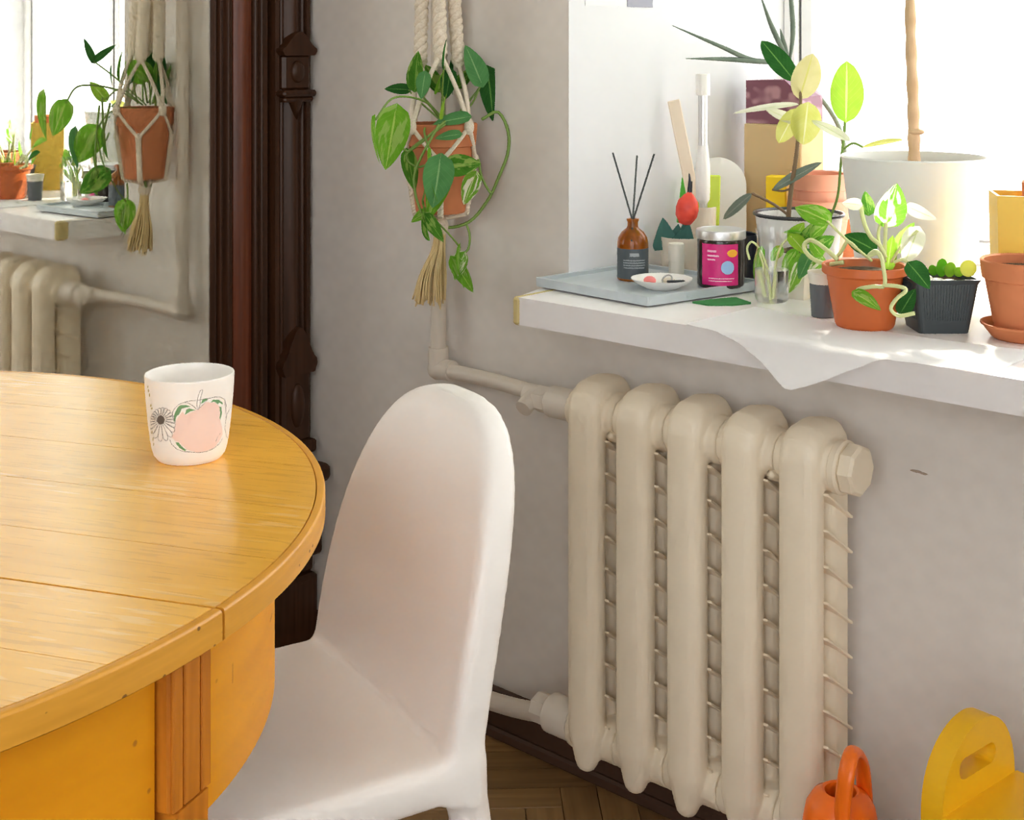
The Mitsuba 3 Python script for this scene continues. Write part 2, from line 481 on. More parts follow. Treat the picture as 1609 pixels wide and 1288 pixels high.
LF_YELL = leafmat('yellow_green_leaf', veined((0.56, 0.58, 0.12), (0.68, 0.68, 0.25), (0.75, 0.75, 0.4)), 1.0)
LF_GREY = leafmat('grey_green_leaf', veined((0.13, 0.17, 0.14), (0.20, 0.24, 0.19), (0.30, 0.34, 0.28)), 0.4, 0.25)
LF_VARI = leafmat('variegated_leaf', veined((0.14, 0.38, 0.03), (0.26, 0.52, 0.07), (0.6, 0.7, 0.35), (0.86, 0.86, 0.68), 0.95), 0.9)
LF_WHITE = leafmat('creamy_leaf', veined((0.72, 0.74, 0.58), (0.80, 0.80, 0.68), (0.6, 0.66, 0.35)), 0.8)  # cream tone also paints the white shine of lit leaves

# ------------------------------------------------------------------ the room
X0, X1, Y0, ZC = -2.80, 2.3, -3.2, 2.85
SILLZ = 0.79
OPEN = [(-1.48, -1.45, 0.15, 0.12), (1.0, 1.03, 2.05, 2.02)]     # the two window openings in the outer wall: left edge (room, outside), right edge
wall = m3.Manifold.cube((X1 - X0 + 0.8, 0.74, ZC)).translate((X0 - 0.4, 0.0, 0.0))
for a, b, c, d in OPEN:
    pts = [(x, y, z) for z in (SILLZ - 0.045, 2.46) for x, y in ((a, -0.01), (c, -0.01), (d, 0.76), (b, 0.76))]
    wall = wall - m3.Manifold.hull_points(np.array(pts))
w = tm(wall)
fn_, cen = w.face_normals, w.triangles_center
lining = (np.abs(cen[:, 1]) > 1e-4) & (cen[:, 1] < 0.735) & (np.abs(fn_[:, 1]) < 0.5) & (cen[:, 2] > 0.5) & (cen[:, 2] < 2.5) & (cen[:, 0] > X0) & (cen[:, 0] < X1)
put('wall_back', w.submesh([np.where(~lining)[0]], append=True), WALL)
put('wall_back__reveal', w.submesh([np.where(lining)[0]], append=True), REVEAL)
put('wall_left', cbox(X0 - 0.15, X0, Y0, 0.0, 0, ZC, 0.001), WALL)
def pierced(x0, x1, y0, y1, holes):
    m = m3.Manifold.cube((x1 - x0, y1 - y0, ZC)).translate((x0, y0, 0))
    for a, b, c, d, e, f in holes:
        m = m - m3.Manifold.cube((b - a, d - c, f - e)).translate((a, c, e))
    return tm(m)


RW = [(-2.3, -1.3, 0.85, 2.40)]                                      # window in the right wall: y from, to, z from, to
FW = [(-0.5, 1.9, 0.35, 2.50)]                # tall windows behind the camera: x from, to, z from, to
put('wall_right', pierced(X1, X1 + 0.15, Y0, 0.0, [(X1 - 1, X1 + 1, a, b, c, d) for a, b, c, d in RW]), FARWALL)
put('wall_front', pierced(X0 - 0.15, X1 + 0.15, Y0 - 0.15, Y0, [(a, b, Y0 - 1, Y0 + 1, c, d) for a, b, c, d in FW]), FARWALL)
put('ceiling', cbox(X0 - 0.4, X1 + 0.4, Y0 - 0.15, 0.74, ZC, ZC + 0.1, 0.001), CEIL)
put('floor', cbox(X0 - 0.15, X1 + 0.15, Y0 - 0.15, 0.02, -0.08, -0.010, 0.001), PBASE)
say('wall_back', 'grey painted outer wall with the window recess and radiator', kind='structure')
labels['wall_back__reveal'] = {'label': 'white painted lining of the window recess'}
say('wall_left', 'grey wall behind the mirrored wardrobe', kind='structure')
say('wall_right', 'light painted wall on the right, outside the photograph', kind='structure')
say('wall_front', 'light painted wall behind the camera', kind='structure')
say('ceiling', 'white ceiling of the room', kind='structure')
say('floor', 'dark oak herringbone parquet floor', kind='structure')

# herringbone blocks where the floor can be seen
BW, BN = 0.058, 5
MX_FLOOR = -2.10
blocks = {}
first = {}
R45 = math.radians(45)
cut = sbox(MX_FLOOR, -1.75, -0.15, -0.014)
for i in range(-70, 71):
    for j in range(-70, 71):
        t = (i - j) % (2 * BN)
        if t not in (0, 2 * BN - 1):
            continue
        along = t == 0
        cx, cy = ((i + BN / 2) * BW, (j + 0.5) * BW) if along else ((i + 0.5) * BW, (j + BN / 2) * BW)
        wx, wy = (cx - cy) * math.cos(R45) - 1.2, (cx + cy) * math.sin(R45) - 0.8
        if not (-2.30 < wx < -0.40 and -1.35 < wy < 0.12):
            continue
        v = (2 * int(RNG.integers(0, 3))) + (0 if along else 1)
        rot = T().translate([wx, wy, float(RNG.normal(0, 0.0003))]).rotate([0, 0, 1], 45 if along else 135)
        poly = affinity.translate(affinity.rotate(sbox(-BN * BW / 2, -BW / 2, BN * BW / 2, BW / 2), 45 if along else 135, origin=(0, 0)), wx, wy)
        if not cut.contains(poly):
            part = poly.intersection(cut).buffer(-0.0006)
            if part.is_empty or part.area < 2e-4:
                continue
            put('floor__parquet_block', slab(part, -0.0105, 0.0), PARQ[v])
            continue
        if v not in first:
            g = 0.0006
            first[v] = put('floor__parquet_block', cbox(-BN * BW / 2 + g, BN * BW / 2 - g, -BW / 2 + g, BW / 2 - g, -0.0105, 0.0, 0.0012), PARQ[v])
            scene[first[v]]['to_world'] = rot
        else:
            again('floor__parquet_block', first[v], rot)
put('baseboard_back', cat(cbox(X0, X1, -0.014, 0.0, 0.0, 0.082, 0.003), cbox(X0, X1, -0.022, 0.0, 0.0, 0.02, 0.004)), SKIRT)
say('baseboard_back', 'dark brown baseboard along the outer wall', kind='structure')

# windows: frame, sashes, panes
def window(name, xa, xb):
    zb, zt, y0, y1 = SILLZ, 2.46, 0.62, 0.69
    put(name + '__frame', cat(cbox(xa, xa + 0.028, y0, y1, zb, zt), cbox(xb - 0.028, xb, y0, y1, zb, zt), cbox(xa, xb, y0, y1, zt - 0.05, zt), cbox(xa, xb, y0, y1, zb, zb + 0.04)), FRAMEW)
    n = max(2, round((xb - xa) / 0.6))
    xs = np.linspace(xa + 0.028, xb - 0.028, n + 1)
    for a, b in zip(xs[:-1], xs[1:]):
        y2, y3, wd = y0 + 0.012, y1 - 0.012, 0.030
        put(name + '__sash', cat(cbox(a + .003, a + wd, y2, y3, zb + .043, zt - .053), cbox(b - wd, b - .003, y2, y3, zb + .043, zt - .053),
                                 cbox(a + wd, b - wd, y2, y3, zt - .053 - wd, zt - .053), cbox(a + wd, b - wd, y2, y3, zb + .043, zb + .043 + wd)), FRAMEW)
        put(name + '__pane', trimesh.Trimesh([(a + wd, .655, zb + .043 + wd), (b - wd, .655, zb + .043 + wd), (b - wd, .655, zt - .053 - wd), (a + wd, .655, zt - .053 - wd)], [(0, 1, 2), (0, 2, 3)], process=False), 'mat_pane')
        put(name + '__gasket', cat(cbox(a, a + .003, y2, y3 - .01, zb + .05, zt - .06, .0005), cbox(b - .003, b, y2, y3 - .01, zb + .05, zt - .06, .0005)), GASKET)


window('window_1', -1.455, 0.127)
window('window_2', 1.025, 2.025)


def side_window(name, a, b, z0, z1, u, v0, at):
    """A plain two-sash window outside the photograph; u, v0: maps (along, depth) to the plan."""
    def bar(s0, s1, q0, q1):
        p0, p1 = at(s0, -0.03), at(s1, 0.03)
        return cbox(min(p0[0], p1[0]), max(p0[0], p1[0]), min(p0[1], p1[1]), max(p0[1], p1[1]), q0, q1)
    mid_ = (a + b) / 2
    put(name + '__frame', cat(bar(a, a + .06, z0, z1), bar(b - .06, b, z0, z1), bar(mid_ - .05, mid_ + .05, z0, z1), bar(a, b, z0, z0 + .06), bar(a, b, z1 - .06, z1)), FRAMEW)
    for s0, s1 in ((a + .06, mid_ - .05), (mid_ + .05, b - .06)):
        p0, p1 = at(s0, 0), at(s1, 0)
        put(name + '__pane', trimesh.Trimesh([(*p0, z0 + .06), (*p1, z0 + .06), (*p1, z1 - .06), (*p0, z1 - .06)], [(0, 1, 2), (0, 2, 3)], process=False), 'mat_pane')


for k, (a, b, c, d) in enumerate(FW):
    side_window(f'window_{3 + k}', a, b, c, d, 0, 0, lambda s, q: (s, Y0 - 0.08 + q))
    say(f'window_{3 + k}', 'tall window behind the camera, outside the photograph', kind='structure')
for a, b, c, d in RW:
    side_window('window_4', a, b, c, d, 0, 0, lambda s, q: (X1 + 0.08 + q, s))
    say('window_4', 'window in the right wall, outside the photograph', kind='structure')
sill = Polygon([(-1.455, -0.155), (0.20, -0.155), (0.20, 0.0), (0.125, 0.0), (0.125, 0.625), (-1.447, 0.625), (-1.478, 0.0), (-1.492, 0.0), (-1.485, -0.05)])
sm = slab(sill, SILLZ - 0.042, SILLZ)
put('window_1__sill', sm, SILL)
put('window_1__sill_end_cap', cbox(-1.462, -1.447, -0.158, -0.02, SILLZ - 0.043, SILLZ + 0.0005, 0.004), CAPM)
put('window_2__sill', slab(sbox(0.95, -0.155, 2.1, 0.625), SILLZ - 0.042, SILLZ), SILL)
say('window_1', 'bright white framed window with a deep sill full of plants', kind='structure')
say('window_2', 'second white framed window further right, outside the photograph', kind='structure')
labels['window_1__sill'] = {'label': 'deep white painted windowsill'}
labels['window_1__sill_end_cap'] = {'label': 'yellowed end cap of the windowsill'}

# ------------------------------------------------------------------ wardrobe with mirror
MX = -2.14                                    # the mirror's face; the wardrobe stands against the left wall
WZ0, WZ1, WY0, WY1 = 0.0, 2.25, -1.45, -0.010
MY1 = -0.235                                  # right edge of the mirror glass
put('wardrobe__carcass', cat(cbox(X0 + 0.02, MX - 0.03, WY0, WY1, 0.10, WZ1, 0.004)), MAHO)
put('wardrobe__base', cat(cbox(X0 + 0.02, MX + 0.035, WY0 - 0.01, WY1 + 0.004, 0.0, 0.16, 0.008), cbox(X0 + 0.02, MX + 0.022, WY0, WY1 + 0.002, 0.16, 0.20, 0.006)), MAHO)
put('wardrobe__cornice', cat(cbox(X0 + 0.02, MX + 0.02, WY0 - 0.01, WY1 + 0.004, WZ1 - 0.12, WZ1, 0.006), cbox(X0 + 0.02, MX + 0.06, WY0 - 0.04, WY1 + 0.006, WZ1, WZ1 + 0.06, 0.015)), MAHO)
dz0, dz1 = 0.24, WZ1 - 0.14
put('wardrobe__mirror', cbox(MX - 0.006, MX, -1.21, MY1 + 0.004, dz0 + 0.05, dz1 - 0.05, 0.0005), 'mat_mirror')
labels['wardrobe__mirror'] = {'label': 'tall mirror panel of the wardrobe door'}


def moulding(profile, bsdf, key, z0, z1):
    """profile: (y, height above the mirror) points; the strip runs upright."""
    ys = [p[0] for p in profile]
    pts = [(p[0], p[1]) for p in profile] + [(ys[-1], -0.03), (ys[0], -0.03)]
    m = slab(Polygon(pts), z0, z1)                        # x=y_world, y=height
    v = np.array(m.vertices)
    m.vertices = np.stack([MX + v[:, 1], v[:, 0], v[:, 2]], 1)
    m.invert()
    return put(key, m, bsdf, 35)


def bead(y0, y1, h0, h1, n=7):
    return [(y0 + (y1 - y0) * k / n, h0 + (h1 - h0) * math.sin(math.pi * k / n)) for k in range(n + 1)]


inner = [(-0.236, 0.0)] + bead(-0.235, -0.226, 0.002, 0.010) + bead(-0.224, -0.214, 0.003, 0.012) + [(-0.212, 0.004)] + bead(-0.210, -0.198, 0.006, 0.016) + [(-0.197, 0.008), (-0.192, 0.008)]
moulding(inner, MAHO, 'wardrobe__door_moulding', dz0, dz1)
broad = [(-0.192, 0.004)] + bead(-0.191, -0.150, 0.010, 0.021, 10) + [(-0.149, 0.008)]
moulding(broad, MAHOR, 'wardrobe__door_frame', dz0, dz1)
outer = [(-0.149, 0.006)] + bead(-0.147, -0.135, 0.006, 0.014) + [(-0.134, 0.006)] + bead(-0.131, -0.121, 0.006, 0.013) + [(-0.119, 0.006), (-0.109, 0.006), (-0.107, -0.008), (-0.101, -0.008)]
moulding(outer, MAHO, 'wardrobe__door_moulding', dz0, dz1)
pil = [(-0.100, 0.004), (-0.097, 0.014), (-0.089, 0.016)] + bead(-0.087, -0.076, 0.010, 0.016) + [(-0.074, 0.010)] + bead(-0.072, -0.040, 0.012, 0.024, 9) + [(-0.038, 0.010)] + bead(-0.036, -0.025, 0.010, 0.016) + [(-0.023, 0.016), (-0.012, 0.014), (-0.010, 0.0)]
moulding(pil, MAHO, 'wardrobe__pilaster', 0.20, WZ1 - 0.12)
# door rails, and the left stile and pilaster beyond the frame
put('wardrobe__door_rail', cat(cbox(MX - 0.02, MX + 0.014, -1.34, -0.11, dz0, dz0 + 0.07, 0.006)), MAHO)
put('wardrobe__door_rail', cat(cbox(MX - 0.02, MX + 0.014, -1.34, -0.11, dz1 - 0.07, dz1, 0.006)), MAHO)
put('wardrobe__door_frame', cat(cbox(MX - 0.02, MX + 0.014, -1.34, -1.20, dz0, dz1, 0.006)), MAHOR)
put('wardrobe__pilaster', cat(cbox(MX - 0.03, MX + 0.02, WY0, -1.35, 0.20, WZ1 - 0.12, 0.006)), MAHO)


def carved(z0, z1, key):
    """A carved block on the pilaster: moulded shelf below, small niche, arched pediment above."""
    yc, hw = -0.054, 0.036
    h = z1 - z0
    arch = [(-hw - 0.006, 0.72 * h)] + [(hw * 1.12 * q, 0.76 * h + 0.24 * h * (0.5 + 0.5 * math.cos(math.pi * q)) ** 0.8) for q in np.linspace(-1, 1, 17)] + [(hw + 0.006, 0.72 * h), (hw, 0.66 * h), (-hw, 0.66 * h)]
    m = slab(Polygon(arch).buffer(0), 0.0, 0.036)
    v = np.array(m.vertices)
    m.vertices = np.stack([MX + v[:, 2], yc + v[:, 0], z0 + v[:, 1]], 1)
    niche = cbox(MX - 0.01, MX + 0.027, yc - hw * 0.92, yc + hw * 0.92, z0 + 0.16 * h, z0 + 0.68 * h, 0.006)
    boss = moved(trimesh.creation.icosphere(2, 1.0), (0, 0, 0))
    boss.apply_scale((0.010, 0.016, 0.16 * h))
    boss.apply_translation((MX + 0.027, yc, z0 + 0.43 * h))
    shelf = cat(cbox(MX - 0.01, MX + 0.040, yc - hw - 0.006, yc + hw + 0.003, z0 + 0.08 * h, z0 + 0.17 * h, 0.004), cbox(MX - 0.01, MX + 0.034, yc - hw, yc + hw, z0 + 0.0 * h, z0 + 0.08 * h, 0.006))
    drop = trimesh.creation.cone(0.016, 0.05, sections=16)
    drop.apply_transform(trimesh.transformations.rotation_matrix(math.pi, [1, 0, 0]))
    drop.apply_translation((MX + 0.02, yc, z0 + 0.005))
    k = put(key, cat(m, niche, shelf, drop), MAHO, 30)
    put(k + '__boss', boss, MAHO, True)


carved(1.070, 1.205, 'wardrobe__carved_block')
carved(0.375, 0.640, 'wardrobe__carved_block')
put('wardrobe__pilaster_foot', cat(cbox(MX - 0.02, MX + 0.05, -0.108, WY1 + 0.002, 0.20, 0.375, 0.006), cbox(MX - 0.02, MX + 0.075, -0.114, WY1 + 0.003, 0.345, 0.378, 0.008)), MAHO)
say('wardrobe', 'dark mahogany wardrobe with a mirrored door and carved pilaster', 'wardrobe')

# ------------------------------------------------------------------ radiator
PITCH, RX0, NSEC = 0.092, -1.340, 5
YF, YB, ZHT, ZHB, YH = -0.1230, -0.0655, 0.620, 0.132, -0.090


def section_sdf(x, y, z):
    # distance in the upright plane to the loop front column - crown - back column - foot
    def near(path):
        path, d = np.array(path), np.full(x.shape, 9.0)
        for (a0, b0), (a1, b1) in zip(path[:-1], path[1:]):
            ex, ez = a1 - a0, b1 - b0
            t = np.clip(((y - a0) * ex + (z - b0) * ez) / (ex * ex + ez * ez), 0, 1)
            d = np.minimum(d, np.hypot(y - a0 - t * ex, z - b0 - t * ez))
        return d
    taper = np.clip((z - 0.062) / 0.085, 0.12, 1.0) ** 0.75
    top = 1 - 0.16 * np.clip((y + 0.118) / 0.05, 0, 1) * np.clip((z - 0.60) / 0.05, 0, 1)
    rx, ry = 0.0300 * taper * top, 0.0215 * (0.35 + 0.65 * taper)
    front = near([(YF, 0.100), (YF, 0.628), (-0.1190, 0.643), (-0.108, 0.652), (-0.085, 0.656), (-0.062, 0.652)])
    body = ((np.abs(x / rx) ** 2.4 + np.abs(front / ry) ** 2.4) ** (1 / 2.4) - 1) * 0.022
    rear = near([(YB, 0.640), (YB, 0.118)])
    body = np.minimum(body, ((np.abs(x / 0.0295) ** 3 + np.abs(rear / 0.0285) ** 3) ** (1 / 3) - 1) * 0.026)
    hub = np.hypot(y - YH, z - ZHT) - 0.0335
    hub = np.maximum(hub, np.abs(x) - PITCH / 2 + 0.0004)
    hub2 = np.maximum(np.hypot(y - YH, z - ZHB) - 0.034, np.abs(x) - PITCH / 2 + 0.0004)
    return smin(smin(body, hub, 0.004), hub2, 0.004)


sv, sf = surface(section_sdf, (-0.052, -0.155, 0.05), (0.052, -0.022, 0.70), 0.0042)
for k in range(NSEC):
    at = T().translate([RX0 + k * PITCH, 0, 0])
    if k == 0:
        s0 = put('radiator__section', (sv, sf), RAD, True)
        scene[s0]['to_world'] = at
        key = s0
    else:
        key = again('radiator__section', s0, at)
    for q in range(10):
        zc = 0.565 - q * 0.0475
        fin_at = T().translate([RX0 + k * PITCH, 0, zc])
        if k == 0 and q == 0:
            fin = moved(cbox(-0.0365, 0.0365, -0.040, 0.040, -0.0018, 0.0018, 0.0008), (0, -0.084, 0), rx=-0.60)
            f0 = put(key + '__fin', fin, RAD)
            scene[f0]['to_world'] = fin_at
        else:
            again(key + '__fin', f0, fin_at)
xe = RX0 + (NSEC - 1) * PITCH + PITCH / 2
def xcyl(x0, x1, y, z, r, n=32, c=0.003):
    m = lathe([(0, 0), (r - c, 0), (r, c), (r, x1 - x0 - c), (r - c, x1 - x0), (0, x1 - x0)], n)
    m.apply_transform(trimesh.transformations.rotation_matrix(math.pi / 2, [0, 1, 0]))
    m.apply_translation((x0, y, z))
    return m


put('radiator__plug', cat(xcyl(xe - 0.01, xe + 0.004, YH, ZHT, 0.036), xcyl(xe + 0.003, xe + 0.026, YH, ZHT, 0.034, 8, 0.004)), RAD, 30)
put('radiator__plug', cat(xcyl(xe - 0.01, xe + 0.004, YH, ZHB, 0.036), xcyl(xe + 0.003, xe + 0.026, YH, ZHB, 0.034, 8, 0.004)), RAD, 30)
for xk in (RX0 + 0.5 * PITCH, RX0 + 3.5 * PITCH):
    put('radiator__wall_bracket', cat(tube([(xk, 0.01, 0.585), (xk, -0.09, 0.585), (xk, -0.125, 0.600)], 0.007)), RAD, True)
say('radiator', 'cream painted cast iron radiator of five sections under the windowsill', 'radiator')
labels['radiator__plug'] = {'label': 'faceted end plug'}
labels['radiator__plug_001'] = {'label': 'faceted end plug'}

# heating pipes
xs = RX0 - PITCH / 2
def pipe_thing(name, pts, r):
    p = curve(pts, 60)
    return put(name + '__tube', tube(p, r, 16), PIPE, True)


put('heating_pipe__riser', tube([(-1.752, -0.031, 2.80), (-1.752, -0.031, 0.60)], 0.0135, 20), PIPE, True)
put('heating_pipe__elbow', cat(trimesh.creation.icosphere(3, 0.0195).apply_translation((-1.752, -0.031, 0.612)), tube([(-1.752, -0.031, 0.650), (-1.752, -0.031, 0.612)], 0.018, 20), tube([(-1.752, -0.031, 0.612), (-1.715, -0.033, 0.614)], 0.018, 20)), PIPE, 40)
put('heating_pipe__branch', tube(curve([(-1.752, -0.031, 0.612), (-1.62, -0.045, 0.617), (-1.52, -0.070, 0.622), (-1.47, -0.088, 0.625)], 40), 0.0128, 18), PIPE, True)
put('heating_pipe__valve', cat(xcyl(-1.495, -1.455, -0.086, 0.622, 0.0175, 20), xcyl(-1.468, -1.440, YH, ZHT, 0.0215, 6), xcyl(-1.440, xs + 0.0006, YH, ZHT, 0.0245, 24),
                               tube([(-1.476, -0.086, 0.625), (-1.474, -0.118, 0.607)], 0.014, 14)), PIPE, 35)
say('heating_pipe', 'cream heating pipe coming down the wall and bending to the radiator top', 'pipe')
put('heating_pipe_001__branch', tube(curve([(-2.05, -0.036, 0.055), (-1.75, -0.036, 0.065), (-1.58, -0.045, 0.082), (-1.47, -0.075, 0.115), (-1.43, -0.090, ZHB)], 50), 0.0150, 18), PIPE, True)
put('heating_pipe_001__coupling', cat(xcyl(-1.475, -1.440, -0.084, 0.128, 0.024, 8), xcyl(-1.440, xs + 0.0006, YH, ZHB, 0.030, 24)), PIPE, 35)
say('heating_pipe_001', 'cream heating pipe along the baseboard joining the radiator foot', 'pipe')

# small chip in the wall paint
chip = affinity.scale(Point(0, 0).buffer(0.006, 6), 1.5, 0.30).union(affinity.translate(affinity.scale(Point(0, 0).buffer(0.004, 6), 1.3, 0.4), 0.011, -0.001))
cm = slab(chip, 0, 0.0008)
cv = np.array(cm.vertices)
cm.vertices = np.stack([-0.869 + cv[:, 0], -0.0004 - cv[:, 2], 0.607 + cv[:, 1]], 1)
put('wall_back__paint_chip', cm, SMUDGE)
labels['wall_back__paint_chip'] = {'label': 'small brown chip in the wall paint'}

# ------------------------------------------------------------------ table
TC, TR, TZ = np.array([-1.417, -1.310]), 0.569, 0.75
ga = np.array([GA, GB])
gn = np.array([-GB, GA])
RI = TR - 0.0085


def strip(lo, hi, r):
    """The part of the disc of radius r between two lines along the grain."""
    d = Point(*TC).buffer(r, 96)
    c = [TC + ga * s * 2 + gn * o for s, o in ((-1, lo), (1, lo), (1, hi), (-1, hi))]
    return d.intersection(Polygon(c))


SEAM = -0.045
cuts = [-0.60, -0.50, -0.385, -0.270, -0.155, SEAM, 0.060, 0.180, 0.300, 0.420, 0.60]
for lo, hi in zip(cuts[:-1], cuts[1:]):
    g0 = 0.0012 if abs(lo - SEAM) < 1e-6 else 0.00012
    g1 = 0.0012 if abs(hi - SEAM) < 1e-6 else 0.00012
    s = strip(lo + g0, hi - g1, RI - 0.0008)
    s = max(getattr(s, 'geoms', [s]), key=lambda q_: q_.area)
    if s.area > 1e-4:
        top = s.buffer(-0.00025)
        top = max(getattr(top, 'geoms', [top]), key=lambda q_: q_.area)
        a, b = slab(s, TZ - 0.024, TZ - 0.0003), slab(top, TZ - 0.0004, TZ)
        put('table__board', cat(a, b), TABLE)
for side in (0, 1):
    a_s = math.asin(SEAM / TR)
    t0, t1 = ((a_s, math.pi - a_s) if side == 0 else (math.pi - a_s, 2 * math.pi + a_s))
    gap = 0.0016 / TR
    th = np.linspace(t0 + gap, t1 - gap, 121)
    prof = [(RI, TZ - 0.025), (TR - 0.002, TZ - 0.025), (TR, TZ - 0.0235), (TR, TZ - 0.0028), (TR - 0.0009, TZ - 0.0009), (TR - 0.0028, TZ), (RI + 0.0006, TZ), (RI, TZ - 0.0008)]
    n = len(prof)
    v, fcs = [], []
    for t in th:
        dirv = ga * math.cos(t) + gn * math.sin(t)
        for r_, z_ in prof:
            q = TC + dirv * r_
            v.append((q[0], q[1], z_))
    for k in range(len(th) - 1):
        for q in range(n):
            a0, a1 = k * n + q, k * n + (q + 1) % n
            fcs += [(a0, a0 + n, a1 + n), (a0, a1 + n, a1)]
    for base, rev in ((0, False), ((len(th) - 1) * n, True)):
        for q in range(1, n - 1):
            tri = (base, base + q, base + q + 1)
            fcs.append(tri[::-1] if rev else tri)
    m = trimesh.Trimesh(np.array(v), np.array(fcs), process=False)
    trimesh.repair.fix_normals(m)
    put('table__edge_band', m, BAND, 40)
AR, AZ0 = 0.520, 0.560
def arc_wall(t0, t1, r0, r1, z0, z1, n=40):
    t = np.linspace(t0, t1, n)
    o = [(TC[0] + r1 * math.cos(a), TC[1] + r1 * math.sin(a)) for a in t] + [(TC[0] + r0 * math.cos(a), TC[1] + r0 * math.sin(a)) for a in t[::-1]]
    return slab(Polygon(o), z0, z1)


leg_at = 0.369
angs = [leg_at + k * math.pi / 2 for k in range(4)]
for k, a in enumerate(angs):
    hw = 0.0305 / AR
    put('table__apron', arc_wall(a + hw, a + math.pi / 2 - hw, AR - 0.020, AR, AZ0, TZ - 0.0255, 60), APRON, 30)
    loc = (TC[0] + AR * math.cos(a), TC[1] + AR * math.sin(a), 0)
    upper = cat(cbox(-0.032, 0.010, -0.0265, 0.0265, 0.590, TZ - 0.0256, 0.003))
    strips = [cbox(0.0095, 0.0130, y0, y1, 0.592, TZ - 0.028, 0.0015) for y0, y1 in ((-0.0255, -0.0125), (-0.0105, 0.0105), (0.0125, 0.0255))]
    lower = tm(m3.Manifold.hull_points(np.array([(sx * h_, sy * h_, z_) for z_, h_ in ((0.591, 0.0210), (0.0, 0.016)) for sx in (-1, 1) for sy in (-1, 1)])))
    lower.apply_translation((-0.008, 0, 0))
    lk = put('table__leg', moved(cat(upper, lower), loc, rz=a), LEGW)
    for s_ in strips:
        put(lk + '__flute_strip', moved(s_, loc, rz=a), LEGW)
say('table', 'round varnished orange-brown wooden table with split top and deep apron', 'table')

# ------------------------------------------------------------------ mug
MC = np.array((-1.2334, -0.9048))
MR = [(0.0, 0.003), (0.029, 0.003), (0.0305, 0.0), (0.0325, 0.0005), (0.0365, 0.0055), (0.0385, 0.012), (0.0400, 0.020), (0.0425, 0.040), (0.0448, 0.065), (0.0460, 0.0865), (0.0456, 0.0880), (0.0445, 0.0884), (0.0432, 0.0874)]
MI = [(0.0428, 0.080), (0.0415, 0.060), (0.0392, 0.035), (0.0365, 0.014), (0.030, 0.0075), (0.0, 0.0065)]
mug_loc = (MC[0], MC[1], TZ + 0.0002)
put('mug__body', lathe(MR + MI, 72, mug_loc), MUGW, 50)
rr, zz = np.array([p[0] for p in MR[5:10]]), np.array([p[1] for p in MR[5:10]])


def on_mug(poly, key, bsdf, lift=0.00012):
    """A flat print in (angle * 0.044, height) laid on the mug's wall."""
    geoms = [g for g in getattr(poly, 'geoms', [poly]) if g.area > 1e-9]
    vs, fs, k = [], [], 0
    for g in geoms:
        v, f = trimesh.creation.triangulate_polygon(g, engine='earcut')
        m = trimesh.Trimesh(np.column_stack([v, np.zeros(len(v))]), f, process=False)
        vv, ff = trimesh.remesh.subdivide_to_size(m.vertices, m.faces, 0.004)
        vs.append(vv); fs.append(ff + k); k += len(vv)
    v, f = np.vstack(vs), np.vstack(fs)
    a, z = v[:, 0] / 0.044, v[:, 1]
    r = np.interp(z, zz, rr) + lift
    out = np.stack([MC[0] + r * np.cos(a), MC[1] + r * np.sin(a), mug_loc[2] + z], 1)
    put(key, trimesh.Trimesh(out, f, process=False), bsdf, True)


pink = Polygon([(-0.04208, 0.04147), (-0.04022, 0.04972), (-0.03702, 0.05489), (-0.03347, 0.05896), (-0.03106, 0.05531), (-0.02569, 0.05781), (-0.02083, 0.05968), (-0.01838, 0.06004), (-0.01399, 0.06413), (-0.00997, 0.06713), (-0.00567, 0.06522), (-0.00115, 0.06512), (0.00336, 0.06166), (0.00622, 0.05900), (0.00731, 0.05157), (0.00747, 0.04537), (0.01134, 0.03831), (0.01486, 0.02818), (0.00987, 0.02160), (0.00307, 0.01684), (-0.00725, 0.01510), (-0.01666, 0.01497), (-0.02559, 0.01729), (-0.02992, 0.01911), (-0.03416, 0.02288), (-0.03837, 0.02705), (-0.04163, 0.02801), (-0.04592, 0.03197), (-0.04336, 0.03729)]).buffer(0)
greens = [Polygon(q).buffer(0) for q in (
    [(-0.04287, 0.04913), (-0.04210, 0.05582), (-0.03832, 0.06307), (-0.03532, 0.06563), (-0.02953, 0.06549), (-0.02522, 0.06351), (-0.02954, 0.06314), (-0.03440, 0.06184), (-0.03544, 0.05898), (-0.03699, 0.05591), (-0.03958, 0.05404), (-0.04162, 0.04846)],
    [(-0.03155, 0.05533), (-0.02956, 0.06089), (-0.02714, 0.06199), (-0.02083, 0.05978), (-0.02569, 0.05863), (-0.02910, 0.05677)],
    [(-0.01552, 0.06534), (-0.01409, 0.06973), (-0.01005, 0.07039), (-0.00877, 0.06928), (-0.01303, 0.06655)],
    [(-0.00567, 0.06543), (-0.00240, 0.06790), (0.00366, 0.06672), (0.01020, 0.06222), (0.01044, 0.05991), (0.00517, 0.06333), (0.00334, 0.06187), (-0.00117, 0.06564)],
    [(0.00553, 0.05915), (0.00842, 0.05800), (0.01034, 0.05089), (0.00823, 0.04500), (0.00693, 0.04652), (0.00750, 0.05256)],
    [(-0.04168, 0.02697), (-0.03839, 0.02653), (-0.03419, 0.02185), (-0.02992, 0.01858), (-0.03213, 0.01760), (-0.03750, 0.02082), (-0.04069, 0.02441)])]
